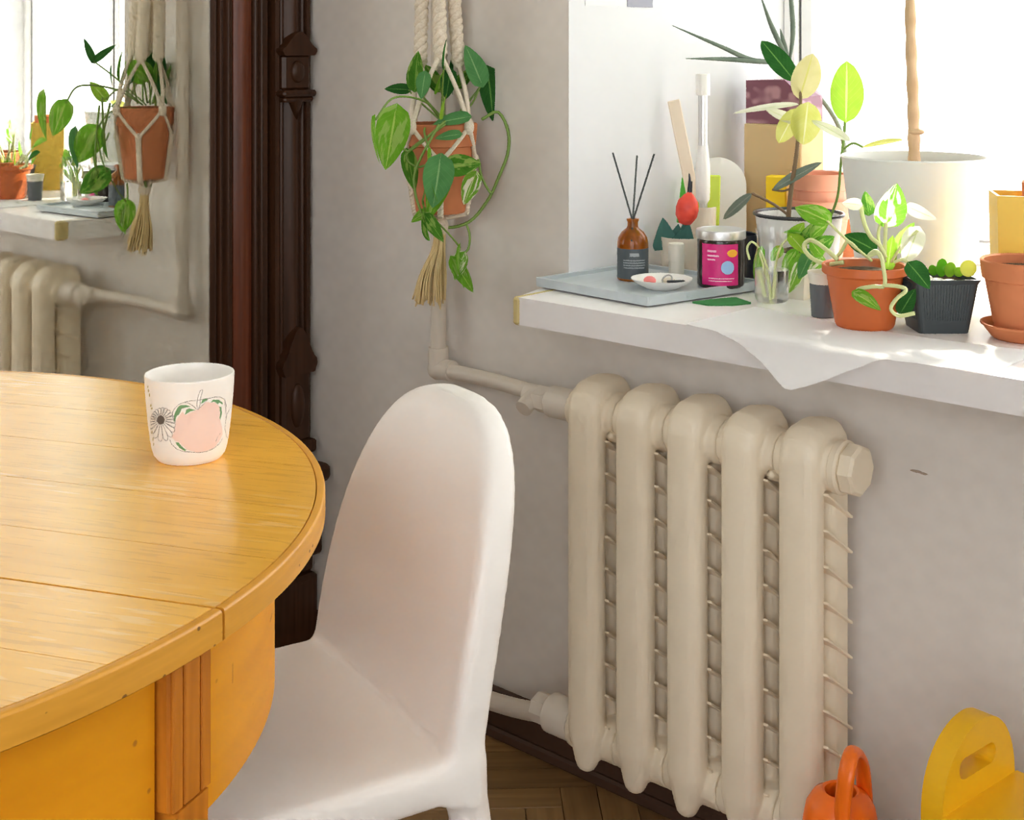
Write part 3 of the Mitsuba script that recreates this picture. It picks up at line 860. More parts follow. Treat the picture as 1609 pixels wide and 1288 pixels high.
strokes = [LineString(q) for q in (
    [(-0.04204, 0.04865), (-0.04425, 0.05471), (-0.04359, 0.05781), (-0.04137, 0.06198), (-0.03727, 0.06614), (-0.03239, 0.06811), (-0.02761, 0.06742), (-0.02379, 0.06464), (-0.01987, 0.06071), (-0.01838, 0.06004), (-0.01399, 0.06413), (-0.00794, 0.06987), (-0.00134, 0.07025), (0.00617, 0.06874), (0.01304, 0.06464), (0.01656, 0.05763), (0.01785, 0.04909), (0.01765, 0.04400)],
    [(-0.04841, 0.02973), (-0.04640, 0.02468), (-0.04091, 0.01972), (-0.03324, 0.01710), (-0.02558, 0.01623), (-0.01665, 0.01476), (-0.00720, 0.01457), (0.00316, 0.01629), (0.01025, 0.01944), (0.01572, 0.02383)],
    [(-0.03143, 0.06859), (-0.02571, 0.06964), (-0.01803, 0.06969), (-0.01004, 0.07019), (0.00103, 0.07010)],
    [(-0.01888, 0.06010), (-0.01946, 0.06629), (-0.01856, 0.07330), (-0.01668, 0.07867), (-0.01524, 0.07982), (-0.01375, 0.07933), (-0.01450, 0.07689), (-0.01591, 0.07199), (-0.01650, 0.06495), (-0.01769, 0.05997)],
    [(0.00427, 0.02335), (0.00675, 0.02696), (0.01015, 0.03032)],
    [(0.01330, 0.06253), (0.01535, 0.05587), (0.01587, 0.04958)],
    [(0.02739, 0.05286), (0.02001, 0.04855), (0.01754, 0.04094), (0.01854, 0.03243), (0.02373, 0.02390), (0.04139, 0.01372)],
    [(-0.03325, 0.01688), (-0.02558, 0.01623), (-0.02004, 0.01524)],
    [(-0.05338, 0.04851), (-0.04767, 0.04717), (-0.04353, 0.04655), (-0.04148, 0.04758), (-0.04102, 0.04870), (-0.04117, 0.04986), (-0.04288, 0.05112), (-0.04709, 0.05084), (-0.05319, 0.04955)],
    [(-0.05398, 0.04736), (-0.04835, 0.04416), (-0.04431, 0.04226), (-0.04185, 0.04272), (-0.04100, 0.04375), (-0.04078, 0.04502), (-0.04212, 0.04689), (-0.04648, 0.04791), (-0.05343, 0.04837)],
    [(-0.05495, 0.04635), (-0.04983, 0.04106), (-0.04624, 0.03780), (-0.04355, 0.03745), (-0.04236, 0.03821), (-0.04176, 0.03942), (-0.04263, 0.04177), (-0.04683, 0.04429), (-0.05408, 0.04723)],
    [(-0.05622, 0.04555), (-0.05260, 0.03791), (-0.05001, 0.03329), (-0.04734, 0.03204), (-0.04589, 0.03245), (-0.04493, 0.03353), (-0.04511, 0.03632), (-0.04856, 0.04042), (-0.05509, 0.04624)],
    [(-0.05770, 0.04503), (-0.05709, 0.03547), (-0.05627, 0.02976), (-0.05401, 0.02773), (-0.05237, 0.02780), (-0.05098, 0.02870), (-0.05019, 0.03172), (-0.05217, 0.03708), (-0.05640, 0.04547)],
    [(-0.05927, 0.04484), (-0.06284, 0.03490), (-0.06480, 0.02878), (-0.06334, 0.02629), (-0.06151, 0.02608), (-0.05960, 0.02677), (-0.05744, 0.02971), (-0.05722, 0.03558), (-0.05789, 0.04499)],
    [(-0.06078, 0.04498), (-0.06800, 0.03664), (-0.07338, 0.03083), (-0.07316, 0.02819), (-0.07107, 0.02782), (-0.06850, 0.02828), (-0.06475, 0.03081), (-0.06209, 0.03634), (-0.05946, 0.04484)],
    [(-0.06210, 0.04546), (-0.07072, 0.03979), (-0.07887, 0.03482), (-0.08045, 0.03209), (-0.07823, 0.03158), (-0.07510, 0.03179), (-0.07004, 0.03372), (-0.06541, 0.03842), (-0.06096, 0.04502)],
    [(-0.06308, 0.04623), (-0.07086, 0.04304), (-0.07896, 0.03948), (-0.07856, 0.03595), (-0.07329, 0.03723), (-0.06746, 0.04092), (-0.06225, 0.04554)],
    [(-0.06359, 0.04725), (-0.06979, 0.04590), (-0.07685, 0.04374), (-0.07446, 0.04073), (-0.06834, 0.04335), (-0.06317, 0.04635)],
    [(-0.06358, 0.04842), (-0.06824, 0.04835), (-0.07403, 0.04744), (-0.07764, 0.04408), (-0.07431, 0.04400), (-0.06839, 0.04561), (-0.06362, 0.04739)],
    [(-0.06305, 0.04964), (-0.06645, 0.05048), (-0.07099, 0.05067), (-0.07409, 0.04961), (-0.07517, 0.04866), (-0.07533, 0.04779), (-0.07316, 0.04713), (-0.06786, 0.04774), (-0.06354, 0.04857)],
    [(-0.06208, 0.05080), (-0.06445, 0.05240), (-0.06779, 0.05356), (-0.07051, 0.05305), (-0.07177, 0.05224), (-0.07238, 0.05133), (-0.07125, 0.05020), (-0.06685, 0.04981), (-0.06295, 0.04979)],
    [(-0.06078, 0.05178), (-0.06218, 0.05412), (-0.06435, 0.05615), (-0.06665, 0.05622), (-0.06797, 0.05561), (-0.06890, 0.05474), (-0.06866, 0.05325), (-0.06535, 0.05189), (-0.06193, 0.05093)],
    [(-0.05928, 0.05248), (-0.05961, 0.05559), (-0.06059, 0.05835), (-0.06241, 0.05900), (-0.06372, 0.05865), (-0.06484, 0.05791), (-0.06537, 0.05619), (-0.06330, 0.05392), (-0.06060, 0.05188)],
    [(-0.05774, 0.05285), (-0.05678, 0.05658), (-0.05656, 0.05983), (-0.05784, 0.06103), (-0.05906, 0.06101), (-0.06027, 0.06048), (-0.06143, 0.05874), (-0.06067, 0.05570), (-0.05909, 0.05255)],
    [(-0.05628, 0.05284), (-0.05392, 0.05677), (-0.05257, 0.06016), (-0.05326, 0.06180), (-0.05430, 0.06212), (-0.05551, 0.06190), (-0.05714, 0.06035), (-0.05767, 0.05688), (-0.05755, 0.05287)],
    [(-0.05502, 0.05247), (-0.05142, 0.05601), (-0.04908, 0.05912), (-0.04916, 0.06100), (-0.04996, 0.06163), (-0.05108, 0.06176), (-0.05300, 0.06061), (-0.05468, 0.05716), (-0.05611, 0.05282)],
    [(-0.05404, 0.05178), (-0.04953, 0.05446), (-0.04642, 0.05692), (-0.04590, 0.05882), (-0.04643, 0.05970), (-0.04738, 0.06016), (-0.04943, 0.05955), (-0.05204, 0.05652), (-0.05488, 0.05240)],
    [(-0.05341, 0.05082), (-0.04830, 0.05236), (-0.04464, 0.05394), (-0.04357, 0.05569), (-0.04379, 0.05672), (-0.04453, 0.05747), (-0.04657, 0.05747), (-0.04990, 0.05515), (-0.05394, 0.05167)],
    [(-0.05319, 0.04970), (-0.04768, 0.04991), (-0.04368, 0.05045), (-0.04211, 0.05191), (-0.04200, 0.05302), (-0.04247, 0.05400), (-0.04440, 0.05463), (-0.04826, 0.05324), (-0.05336, 0.05069)])]
core = Polygon([(-0.05324, 0.04943), (-0.05359, 0.04786), (-0.05443, 0.04641), (-0.05568, 0.04522), (-0.05724, 0.04441), (-0.05895, 0.04406), (-0.06063, 0.04421), (-0.06209, 0.04485), (-0.06312, 0.04592), (-0.06359, 0.04732), (-0.06342, 0.04890), (-0.06264, 0.05049), (-0.06138, 0.05190), (-0.05981, 0.05297), (-0.05813, 0.05357), (-0.05650, 0.05364), (-0.05509, 0.05318), (-0.05402, 0.05224), (-0.05338, 0.05094)])
sprigs = [Polygon(q).buffer(0) for q in (
    [(-0.07532, 0.08024), (-0.07576, 0.07924), (-0.07667, 0.07857), (-0.07768, 0.07853), (-0.07827, 0.07916), (-0.07813, 0.08016), (-0.07734, 0.08108), (-0.07631, 0.08145), (-0.07553, 0.08112)],
    [(-0.07401, 0.07643), (-0.07453, 0.07534), (-0.07567, 0.07459), (-0.07696, 0.07451), (-0.07775, 0.07515), (-0.07761, 0.07623), (-0.07661, 0.07723), (-0.07531, 0.07768), (-0.07431, 0.07735)],
    [(-0.07261, 0.07211), (-0.07307, 0.07085), (-0.07402, 0.07003), (-0.07504, 0.07005), (-0.07564, 0.07089), (-0.07549, 0.07218), (-0.07468, 0.07330), (-0.07362, 0.07372), (-0.07283, 0.07325)],
    [(-0.07072, 0.06175), (-0.07128, 0.06073), (-0.07244, 0.06001), (-0.07371, 0.05993), (-0.07445, 0.06054), (-0.07427, 0.06156), (-0.07325, 0.06251), (-0.07196, 0.06293), (-0.07098, 0.06263)],
    [(-0.06912, 0.05897), (-0.06967, 0.05808), (-0.07086, 0.05744), (-0.07219, 0.05733), (-0.07301, 0.05782), (-0.07286, 0.05869), (-0.07183, 0.05953), (-0.07048, 0.05993), (-0.06943, 0.05970)],
    [(-0.07387, 0.03338), (-0.07465, 0.03189), (-0.07594, 0.03092), (-0.07718, 0.03090), (-0.07771, 0.03187), (-0.07722, 0.03339), (-0.07601, 0.03473), (-0.07472, 0.03524), (-0.07390, 0.03470)],
    [(-0.07344, 0.02622), (-0.07418, 0.02487), (-0.07544, 0.02398), (-0.07668, 0.02394), (-0.07725, 0.02480), (-0.07681, 0.02616), (-0.07564, 0.02739), (-0.07435, 0.02787), (-0.07351, 0.02740)],
    [(-0.07390, 0.02095), (-0.07448, 0.01990), (-0.07554, 0.01918), (-0.07643, 0.01916), (-0.07669, 0.01988), (-0.07633, 0.02095), (-0.07548, 0.02188), (-0.07454, 0.02225), (-0.07393, 0.02187)])]
on_mug(pink, 'mug__pink_print', PRINTP, 0.00010)
for q in greens:
    on_mug(q, next(k for k in ['mug__green_print'] + [f'mug__green_print_{i:03d}' for i in range(1, 9)] if k not in scene), PRINTG, 0.00018)
on_mug(shapely.union_all([q.buffer(0.00021) for q in strokes] + [core]), 'mug__outline_print', PRINTL, 0.00026)
on_mug(shapely.union_all(sprigs), 'mug__olive_print', PRINTO, 0.00014)
labels['mug__pink_print'] = {'label': 'pink apple printed on the mug'}
for k in [q for q in scene if q.startswith('mug__green_print')]:
    labels[k] = {'label': 'green patch on the printed apple'}
labels['mug__outline_print'] = {'label': 'thin dark outlines of apple and daisy'}
labels['mug__olive_print'] = {'label': 'olive sprigs at the mug edge'}


say('mug', 'white porcelain mug printed with a pink apple and a daisy', 'mug')

# ------------------------------------------------------------------ chair
CJ = np.array([-1.1825, -0.6892])
LAT = np.array([0.9595, -0.2818])             # across the seat
BACK = np.array([0.2818, 0.9595])             # from the table towards the wall
CW, CZ0, CZT, CEX, CTH = 0.182, 0.463, 0.775, 2.84, 0.043


def back_face(a, z):
    return 0.140 * (z - 0.44) + 0.355 * np.clip(z - 0.44, 0, 9) ** 2 - 0.004 * (a / CW) ** 2


def chair_sdf(a, c, z):
    cf = back_face(a, z)
    zr = np.maximum(z - CZ0, 0) / (CZT - CZ0)
    d2 = (((np.abs(a) / CW) ** CEX + zr ** CEX) ** (1 / CEX) - 1) * CW
    d2 = np.maximum(d2, 0.40 - z)
    def ext(d, lo, hi, v, r):
        dx, dy = d + r, np.abs(v - (lo + hi) / 2) - (hi - lo) / 2 + r
        return np.minimum(np.maximum(dx, dy), 0) + np.hypot(np.maximum(dx, 0), np.maximum(dy, 0)) - r
    back = ext(d2, 0.0, CTH, c - cf, 0.0125)
    cav = np.maximum(d2 + 0.016, 0.013 - (c - cf))
    back = -smin(-back, cav, 0.008)
    qx, qy = np.abs(a) - 0.183 + 0.05, np.abs(c + 0.197) - 0.225 + 0.05
    ds = np.minimum(np.maximum(qx, qy), 0) + np.hypot(np.maximum(qx, 0), np.maximum(qy, 0)) - 0.05
    top = 0.447 - 0.010 * np.exp(-((a / 0.12) ** 2 + ((c + 0.18) / 0.14) ** 2))
    seat = ext(ds, top - 0.046, top, z, 0.016)
    cav2 = np.maximum(ds + 0.020, z - (top - 0.014))
    seat = -smin(-seat, cav2, 0.008)
    d = smin(back, seat, 0.013)
    for sa in (-1, 1):
        for (c0, c1, z0, o) in ((0.022, 0.085, 0.43, 0.020), (-0.385, -0.425, 0.43, 0.016)):
            p0, p1 = np.array((sa * 0.158, c0, z0)), np.array((sa * 0.172, c1, 0.0))
            e = p1 - p0
            t = np.clip(((a - p0[0]) * e[0] + (c - p0[1]) * e[1] + (z - p0[2]) * e[2]) / (e @ e), 0, 1)
            r = 0.0225 - 0.006 * t
            leg = np.sqrt((a - p0[0] - t * e[0]) ** 2 + (c - p0[1] - t * e[1]) ** 2 + (z - p0[2] - t * e[2]) ** 2) - r
            d = smin(d, leg, 0.018)
    return np.maximum(d, 0.0015 - z)


cv, cf = surface(chair_sdf, (-0.215, -0.470, -0.010), (0.215, 0.155, 0.80), 0.0054)
cnv = vnormals(cv, cf)
def chair_world(v):
    return np.stack([CJ[0] + LAT[0] * v[:, 0] + BACK[0] * v[:, 1], CJ[1] + LAT[1] * v[:, 0] + BACK[1] * v[:, 1], v[:, 2]], 1)


cw = chair_world(cv)
cn = np.stack([LAT[0] * cnv[:, 0] + BACK[0] * cnv[:, 1], LAT[1] * cnv[:, 0] + BACK[1] * cnv[:, 1], cnv[:, 2]], 1)
if np.sign(np.linalg.det(np.array([[LAT[0], LAT[1], 0], [BACK[0], BACK[1], 0], [0, 0, 1]]))) < 0:
    cf = cf[:, ::-1]
mid = cv[cf].mean(1)
isleg = mid[:, 2] < 0.385
isback = ~isleg & (mid[:, 1] > back_face(mid[:, 0], mid[:, 2]) - 0.004) & (mid[:, 2] > 0.40) & ~((mid[:, 2] < 0.455) & (mid[:, 1] < 0.01))
put_piece('chair__seat', cw, cf[~isleg & ~isback], cn, CHAIRP)
put_piece('chair__backrest', cw, cf[isback], cn, CHAIRP)
for k, (sa, sc) in enumerate(((1, 1), (-1, 1), (1, -1), (-1, -1))):
    on = isleg & (np.sign(mid[:, 0]) == sa) & (np.sign(mid[:, 1] + 0.17) == sc)
    put_piece('chair__leg' + (f'_{k:03d}' if k else ''), cw, cf[on], cn, CHAIRP)
say('chair', 'white moulded plastic chair with tall rounded back pulled up to the table', 'chair')

# ------------------------------------------------------------------ hanging plant and its macrame hanger
PC = np.array([-1.692, -0.085])
pot_loc = (PC[0], PC[1], 0.0)
put('hanging_pothos__pot', lathe([(0, 0.896), (0.040, 0.896), (0.042, 0.899), (0.0545, 1.006), (0.0545, 1.008), (0.0600, 1.010), (0.0625, 1.045), (0.0610, 1.047), (0.0570, 1.046), (0.0540, 1.010), (0.050, 1.006), (0.045, 0.95)], 56, pot_loc), TERRA, 35)
put('hanging_pothos__soil', lathe([(0.0535, 1.028), (0.04, 1.032), (0.02, 1.034), (0, 1.035)], 32, pot_loc), SOIL, True)
add_leaves('hanging_pothos', [((-1.605, -0.2687, 1.0769), (-1.6167, -0.2794, 0.9838), 0.0535, 'mat_bright_green_leaf'),
    ((-1.7217, -0.1315, 1.1038), (-1.7518, -0.159, 1.1071), 0.0215, 'mat_dark_green_leaf'),
    ((-1.692, -0.145, 1.108), (-1.6897, -0.1428, 1.1694), 0.0318, None),
    ((-1.6651, -0.1475, 1.1317), (-1.6705, -0.1524, 1.0897), 0.0252, 'mat_bluish_green_leaf'),
    ((-1.6315, -0.0489, 1.1156), (-1.6497, -0.0656, 1.18), 0.0386, 'mat_bluish_green_leaf'),
    ((-1.6511, -0.0127, 1.1342), (-1.6414, -0.0038, 1.0491), 0.048, 'mat_dark_green_leaf'),
    ((-1.6624, -0.0908, 1.1351), (-1.6687, -0.0966, 1.0881), 0.0278, 'mat_dark_green_leaf'),
    ((-1.6132, -0.1, 1.0603), (-1.6558, -0.139, 1.0519), 0.0273, 'mat_bluish_green_leaf'),
    ((-1.6162, -0.1163, 1.0326), (-1.6463, -0.1438, 1.0274), 0.0188, 'mat_bluish_green_leaf'),
    ((-1.5895, -0.1867, 0.9975), (-1.5977, -0.1942, 0.9185), 0.0507, 'mat_bluish_green_leaf'),
    ((-1.5876, -0.1714, 0.9845), (-1.5485, -0.1357, 0.9906), 0.0367, None),
    ((-1.583, -0.1131, 0.9686), (-1.5976, -0.1264, 0.9188), 0.0311, 'mat_variegated_leaf'),
    ((-1.6404, -0.1655, 0.9085), (-1.661, -0.1844, 0.8919), 0.0187, 'mat_bright_green_leaf'),
    ((-1.6362, -0.1753, 0.9035), (-1.6134, -0.1544, 0.8601), 0.0227, None),
    ((-1.6248, -0.0971, 0.832), (-1.6381, -0.1092, 0.7898), 0.0359, 'mat_variegated_leaf'),
    ((-1.6381, -0.1092, 0.8236), (-1.6132, -0.0864, 0.7687), 0.0253, 'mat_bright_green_leaf'),
    ((-1.6795, -0.1742, 1.0023), (-1.6702, -0.1657, 0.9395), 0.0272, None),
    ((-1.7122, -0.0686, 1.1036), (-1.73, -0.0848, 1.1473), 0.0262, None),
    ((-1.7022, -0.0323, 1.1085), (-1.6819, -0.0137, 1.1415), 0.0264, None),
    ((-1.6119, -0.153, 0.984), (-1.6332, -0.1725, 0.8962), 0.0392, 'mat_bright_green_leaf')], 'mat_pothos_leaf')
# leaves on the side turned to the wardrobe mirror
SIDE = (-0.80, -0.55, 0.22)
add_leaves('hanging_pothos', [
    ((-1.6675, -0.2553, 1.06), (-1.6473, -0.2738, 0.9921), 0.046, 'mat_bright_green_leaf', SIDE),
    ((-1.6342, -0.1638, 1.0011), (-1.6004, -0.1947, 0.9284), 0.060, 'mat_bright_green_leaf', SIDE),
    ((-1.659, -0.1547, 0.9118), (-1.6154, -0.1945, 0.8662), 0.050, 'mat_pothos_leaf', SIDE),
    ((-1.6359, -0.0944, 0.8421), (-1.6309, -0.099, 0.775), 0.046, 'mat_bright_green_leaf', SIDE),
    ((-1.6963, -0.0799, 1.1096), (-1.6603, -0.1128, 1.1448), 0.052, 'mat_bright_green_leaf', SIDE),
    ((-1.685, -0.0631, 1.1036), (-1.699, -0.0502, 1.1773), 0.048, 'mat_dark_green_leaf', SIDE),
    ((-1.6113, -0.1576, 1.1448), (-1.5963, -0.1713, 1.1935), 0.016, 'mat_dark_green_leaf', SIDE),
    ((-1.6113, -0.1576, 1.1448), (-1.6453, -0.1265, 1.18), 0.016, 'mat_dark_green_leaf', SIDE),
    ((-1.6303, -0.1402, 1.0635), (-1.6053, -0.1631, 1.1014), 0.028, 'mat_lime_leaf', SIDE)], 'mat_pothos_leaf')
for pts, r in (([(-1.6893, -0.0863, 1.0513), (-1.6708, -0.1438, 1.0861), (-1.6616, -0.2201, 1.0943), (-1.6675, -0.2553, 1.06)], 0.0018),
               ([(-1.688, -0.101, 1.045), (-1.6659, -0.1483, 1.0392), (-1.6342, -0.1638, 1.0011)], 0.0018),
               ([(-1.6342, -0.1638, 0.9849), (-1.651, -0.1619, 0.9386), (-1.659, -0.1547, 0.9118), (-1.6405, -0.1174, 0.8674), (-1.6359, -0.0944, 0.8421)], 0.0016),
               ([(-1.6893, -0.0863, 1.0513), (-1.6543, -0.1183, 1.0852), (-1.6303, -0.1402, 1.0635)], 0.0015),
               ([(-1.6943, -0.0817, 1.0513), (-1.6493, -0.1229, 1.1055), (-1.6113, -0.1576, 1.1448)], 0.0015),
               ([(-1.6959, -0.0734, 1.0511), (-1.6959, -0.0734, 1.0782), (-1.6973, -0.079, 1.1096)], 0.0018)):
    put('hanging_pothos__stem', tube(curve(pts, 24), r, 7), STEM, True)
for pts, r in (([(-1.6445, -0.0338, 1.0523), (-1.6245, -0.0155, 1.0653), (-1.6118, -0.0038, 1.034), (-1.6118, -0.0038, 0.9961), (-1.6237, -0.0148, 0.9528), (-1.6357, -0.0257, 0.9182), (-1.6565, -0.0447, 0.8825), (-1.6804, -0.0666, 0.8695), (-1.698, -0.0827, 0.8749), (-1.7155, -0.0988, 0.8901)], 0.0028),
               ([(-1.6139, -0.0735, 0.9894), (-1.61, -0.0699, 0.9597), (-1.5998, -0.0606, 0.9343), (-1.5959, -0.0571, 0.9364)], 0.0022),
               ([(-1.6287, -0.0871, 0.8813), (-1.6248, -0.0835, 0.8623), (-1.6264, -0.0849, 0.8411), (-1.6342, -0.0921, 0.8284)], 0.0020),
               ([(-1.6332, -0.1318, 1.0545), (-1.664, -0.1601, 1.018), (-1.6833, -0.1777, 1.0075), (-1.6933, -0.1869, 1.0692)], 0.0022),
               ([(-1.6266, -0.153, 1.0505), (-1.6534, -0.1774, 0.981), (-1.6557, -0.1795, 0.9416), (-1.648, -0.1725, 0.9054)], 0.0022),
               ([(-1.6332, -0.1318, 1.0493), (-1.6795, -0.1742, 1.0023), (-1.6671, -0.1629, 0.9793), (-1.6409, -0.1389, 0.9918)], 0.0020),
               ([(-1.6829, -0.0824, 1.0561), (-1.6869, -0.0861, 1.083), (-1.6765, -0.0766, 1.1348)], 0.0018),
               ([(-1.694, -0.079, 1.0556), (-1.7123, -0.0958, 1.0826), (-1.7283, -0.1104, 1.1064)], 0.0018),
               ([(-1.6804, -0.0666, 1.0556), (-1.6581, -0.0462, 1.0772), (-1.6445, -0.0338, 1.1151)], 0.0018),
               ([(-1.6851, -0.0573, 1.0551), (-1.6554, -0.0302, 1.104), (-1.6442, -0.0199, 1.1344)], 0.0018),
               ([(-1.6837, -0.0967, 1.0545), (-1.7074, -0.1185, 1.0835), (-1.7217, -0.1315, 1.1038)], 0.0016)):
    put('hanging_pothos__stem', tube(curve(pts, 36), r, 7), STEM, True)
say('hanging_pothos', 'trailing green pothos in a terracotta pot hanging by the wall', 'potted plant')

def braid(p0, p1, r=0.0075, turns=9.0, strands=3):
    """A twisted cord between two points."""
    p0, p1 = np.array(p0, float), np.array(p1, float)
    t = np.linspace(0, 1, 90)[:, None]
    a = p1 - p0
    a /= np.linalg.norm(a)
    x = np.cross(a, [0.3, 0.9, 0.1]); x /= np.linalg.norm(x)
    y = np.cross(a, x)
    return cat(*[tube(p0 + (p1 - p0) * t + r * (x * np.cos(2 * np.pi * (turns * t + q / strands)) + y * np.sin(2 * np.pi * (turns * t + q / strands)) * 0.6), r * 0.72, 6) for q in range(strands)])


hook = (PC[0] - 0.035, PC[1] + 0.012, 1.72)
upper = []
def around(deg, r, z): return (PC[0] + r * math.cos(math.radians(deg)), PC[1] + r * math.sin(math.radians(deg)), z)


low = [around(d, 0.058, 0.985) for d in (-45, 45, 135, 225)]
rim = [around(d, 0.0675, 1.043) for d in (0, 90, 180, 270)]
upper = [around(-45, 0.026, 1.166), around(45, 0.030, 1.150), around(135, 0.030, 1.150), around(225, 0.034, 1.150)]
for k, u in enumerate(upper):
    top = np.array(hook) + (np.array(u) - np.array([PC[0], PC[1], u[2]])) * np.array([0.25, 0.25, 0])
    put('macrame_hanger__braid', braid(u, top, r=0.0092, turns=13), ROPE, True)
    put('macrame_hanger__knot', trimesh.creation.icosphere(2, 0.0095).apply_scale((1, 1, 1.25)).apply_translation(u), ROPE, True)
    for q in (k, (k + 1) % 4):        # two cords from each upper knot to the neighbouring rim knots
        e = rim[[0, 1, 2, 3][q]] if False else rim[(k + (0 if q == k else 3)) % 4]
        put('macrame_hanger__cord', tube(curve([u, (np.array(u) * 0.45 + np.array(e) * 0.55) + (np.array(e) - np.array([PC[0], PC[1], e[2]])) * 0.08, e], 14), 0.0040, 8), ROPE, True)
for k, e in enumerate(rim):
    put('macrame_hanger__knot', trimesh.creation.icosphere(2, 0.0085).apply_scale((1, 1, 1.6)).apply_translation(e), ROPE, True)
    for q in (k, (k + 1) % 4):
        put('macrame_hanger__cord', tube(curve([e, (np.array(e) + np.array(low[q])) / 2 + (np.array(e) - np.array([PC[0], PC[1], e[2]])) * 0.03, low[q]], 12), 0.0038, 8), ROPE, True)
gather = (PC[0], PC[1], 0.884)
for k, l in enumerate(low):
    put('macrame_hanger__knot', trimesh.creation.icosphere(2, 0.007).apply_scale((1, 1, 1.5)).apply_translation(l), ROPE, True)
    put('macrame_hanger__braid', braid(l, around((-45, 45, 135, 225)[k], 0.043, 0.893), r=0.0040, turns=6), ROPE, True)
    put('macrame_hanger__cord', tube(curve([around((-45, 45, 135, 225)[k], 0.043, 0.893), around((-45, 45, 135, 225)[k], 0.02, 0.889), gather], 10), 0.0045, 8), ROPE, True)
put('macrame_hanger__knot', trimesh.creation.icosphere(3, 0.013).apply_scale((1, 1, 1.4)).apply_translation((PC[0], PC[1], 0.873)), ROPE, True)
strand = []
for k in range(110):
    a, q = RNG.uniform(0, 2 * math.pi), math.sqrt(RNG.uniform(0, 1))
    sp = 0.030 * q
    L = 0.118 + RNG.normal(0, 0.006)
    p = [(PC[0] + 0.008 * q * math.cos(a), PC[1] + 0.008 * q * math.sin(a), 0.868), (PC[0] + (0.012 * q) * math.cos(a) - 0.002, PC[1] + 0.012 * q * math.sin(a) - 0.004, 0.83),
         (PC[0] + sp * math.cos(a) * 0.8 - 0.006, PC[1] + sp * math.sin(a) * 0.8 - 0.012, 0.79), (PC[0] + sp * math.cos(a + 0.2) - 0.008, PC[1] + sp * math.sin(a + 0.2) - 0.018, 0.868 - L)]
    strand.append(tube(curve(p, 12), 0.0017, 5))
put('macrame_hanger__tassel', cat(*strand), TASSEL, True)
put('macrame_hanger__hook', tube(curve([(hook[0], 0.0, 1.76), (hook[0], -0.05, 1.77), (hook[0], hook[1], 1.745), (hook[0], hook[1], 1.72)], 20), 0.004, 8), STEEL, True)
say('macrame_hanger', 'knotted cream cotton macrame hanger with a long tassel', 'plant hanger')

# ------------------------------------------------------------------ on the windowsill: the tray and what stands on it
tray = Polygon([(-1.485, -0.070), (-1.252, -0.088), (-1.205, 0.150), (-1.462, 0.158)]).buffer(0.003)
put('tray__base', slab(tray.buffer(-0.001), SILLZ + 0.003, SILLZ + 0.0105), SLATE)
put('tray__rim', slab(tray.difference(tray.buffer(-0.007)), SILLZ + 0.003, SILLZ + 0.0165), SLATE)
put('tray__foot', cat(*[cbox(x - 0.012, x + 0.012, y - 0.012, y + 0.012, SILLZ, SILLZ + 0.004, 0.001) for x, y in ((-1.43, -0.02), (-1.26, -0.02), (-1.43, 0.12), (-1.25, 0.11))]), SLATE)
say('tray', 'blue-grey rectangular tray at the left end of the windowsill', 'tray')
TZ1 = SILLZ + 0.0105

def patch(loc, r, a0, a1, z0, z1, key, bsdf, n=16, lift=0.0003, ry=None):
    """A printed label wrapped on an upright round wall."""
    t = np.linspace(a0, a1, n)
    v = np.array([(loc[0] + (r + lift) * math.cos(a), loc[1] + (r + lift) * math.sin(a), z) for z in (z0, z1) for a in t])
    f = [q for i in range(n - 1) for q in ((i, i + 1, n + i + 1), (i, n + i + 1, n + i))]
    return put(key, trimesh.Trimesh(v, f, process=False), bsdf, True)


def blob(loc, r, a, z, ha, hz, key, bsdf, lift=0.0006):
    """A round printed spot on an upright round wall."""
    t = np.linspace(0, 2 * math.pi, 24, endpoint=False)
    pts = [(0, 0)] + [(s * math.cos(q) * ha / r, s * math.sin(q) * hz) for s in (0.25, 0.5, 0.75, 1.0) for q in t]
    v = np.array([(loc[0] + (r + lift) * math.cos(a + x), loc[1] + (r + lift) * math.sin(a + x), z + y) for x, y in pts])
    f = [(0, 1 + i, 1 + (i + 1) % 24) for i in range(24)]
    for k in range(3):
        for i in range(24):
            p, q = 1 + k * 24 + i, 1 + k * 24 + (i + 1) % 24
            f += [(p, p + 24, q + 24), (p, q + 24, q)]
    return put(key, trimesh.Trimesh(v, f, process=False), bsdf, True)


VIEW = math.atan2(-0.72, 0.69)                 # the side turned to the room
bt = (-1.384, 0.047, TZ1)
put('reed_diffuser__bottle', lathe([(0, 0), (0.023, 0), (0.025, 0.002), (0.025, 0.058), (0.0235, 0.068), (0.018, 0.077), (0.010, 0.083), (0.0085, 0.086), (0.0085, 0.094), (0.0098, 0.0945), (0.0098, 0.0985), (0.0062, 0.0985), (0.0062, 0.086), (0.016, 0.076), (0.0215, 0.066), (0.0228, 0.056), (0.0228, 0.004), (0, 0.003)], 40, bt), 'mat_amber', 40)
patch(bt, 0.025, VIEW - 2.2, VIEW + 2.2, TZ1 + 0.004, TZ1 + 0.052, 'reed_diffuser__label', LABELK, 40)
for q, (hw, z, hh) in enumerate(((0.30, 0.043, 0.0028), (0.75, 0.034, 0.0008), (0.75, 0.030, 0.0008), (0.75, 0.026, 0.0008), (0.70, 0.022, 0.0008))):
    patch(bt, 0.025, VIEW - hw, VIEW + hw, TZ1 + z - hh, TZ1 + z + hh, 'reed_diffuser__label__print', GREYT, 14, 0.0007)
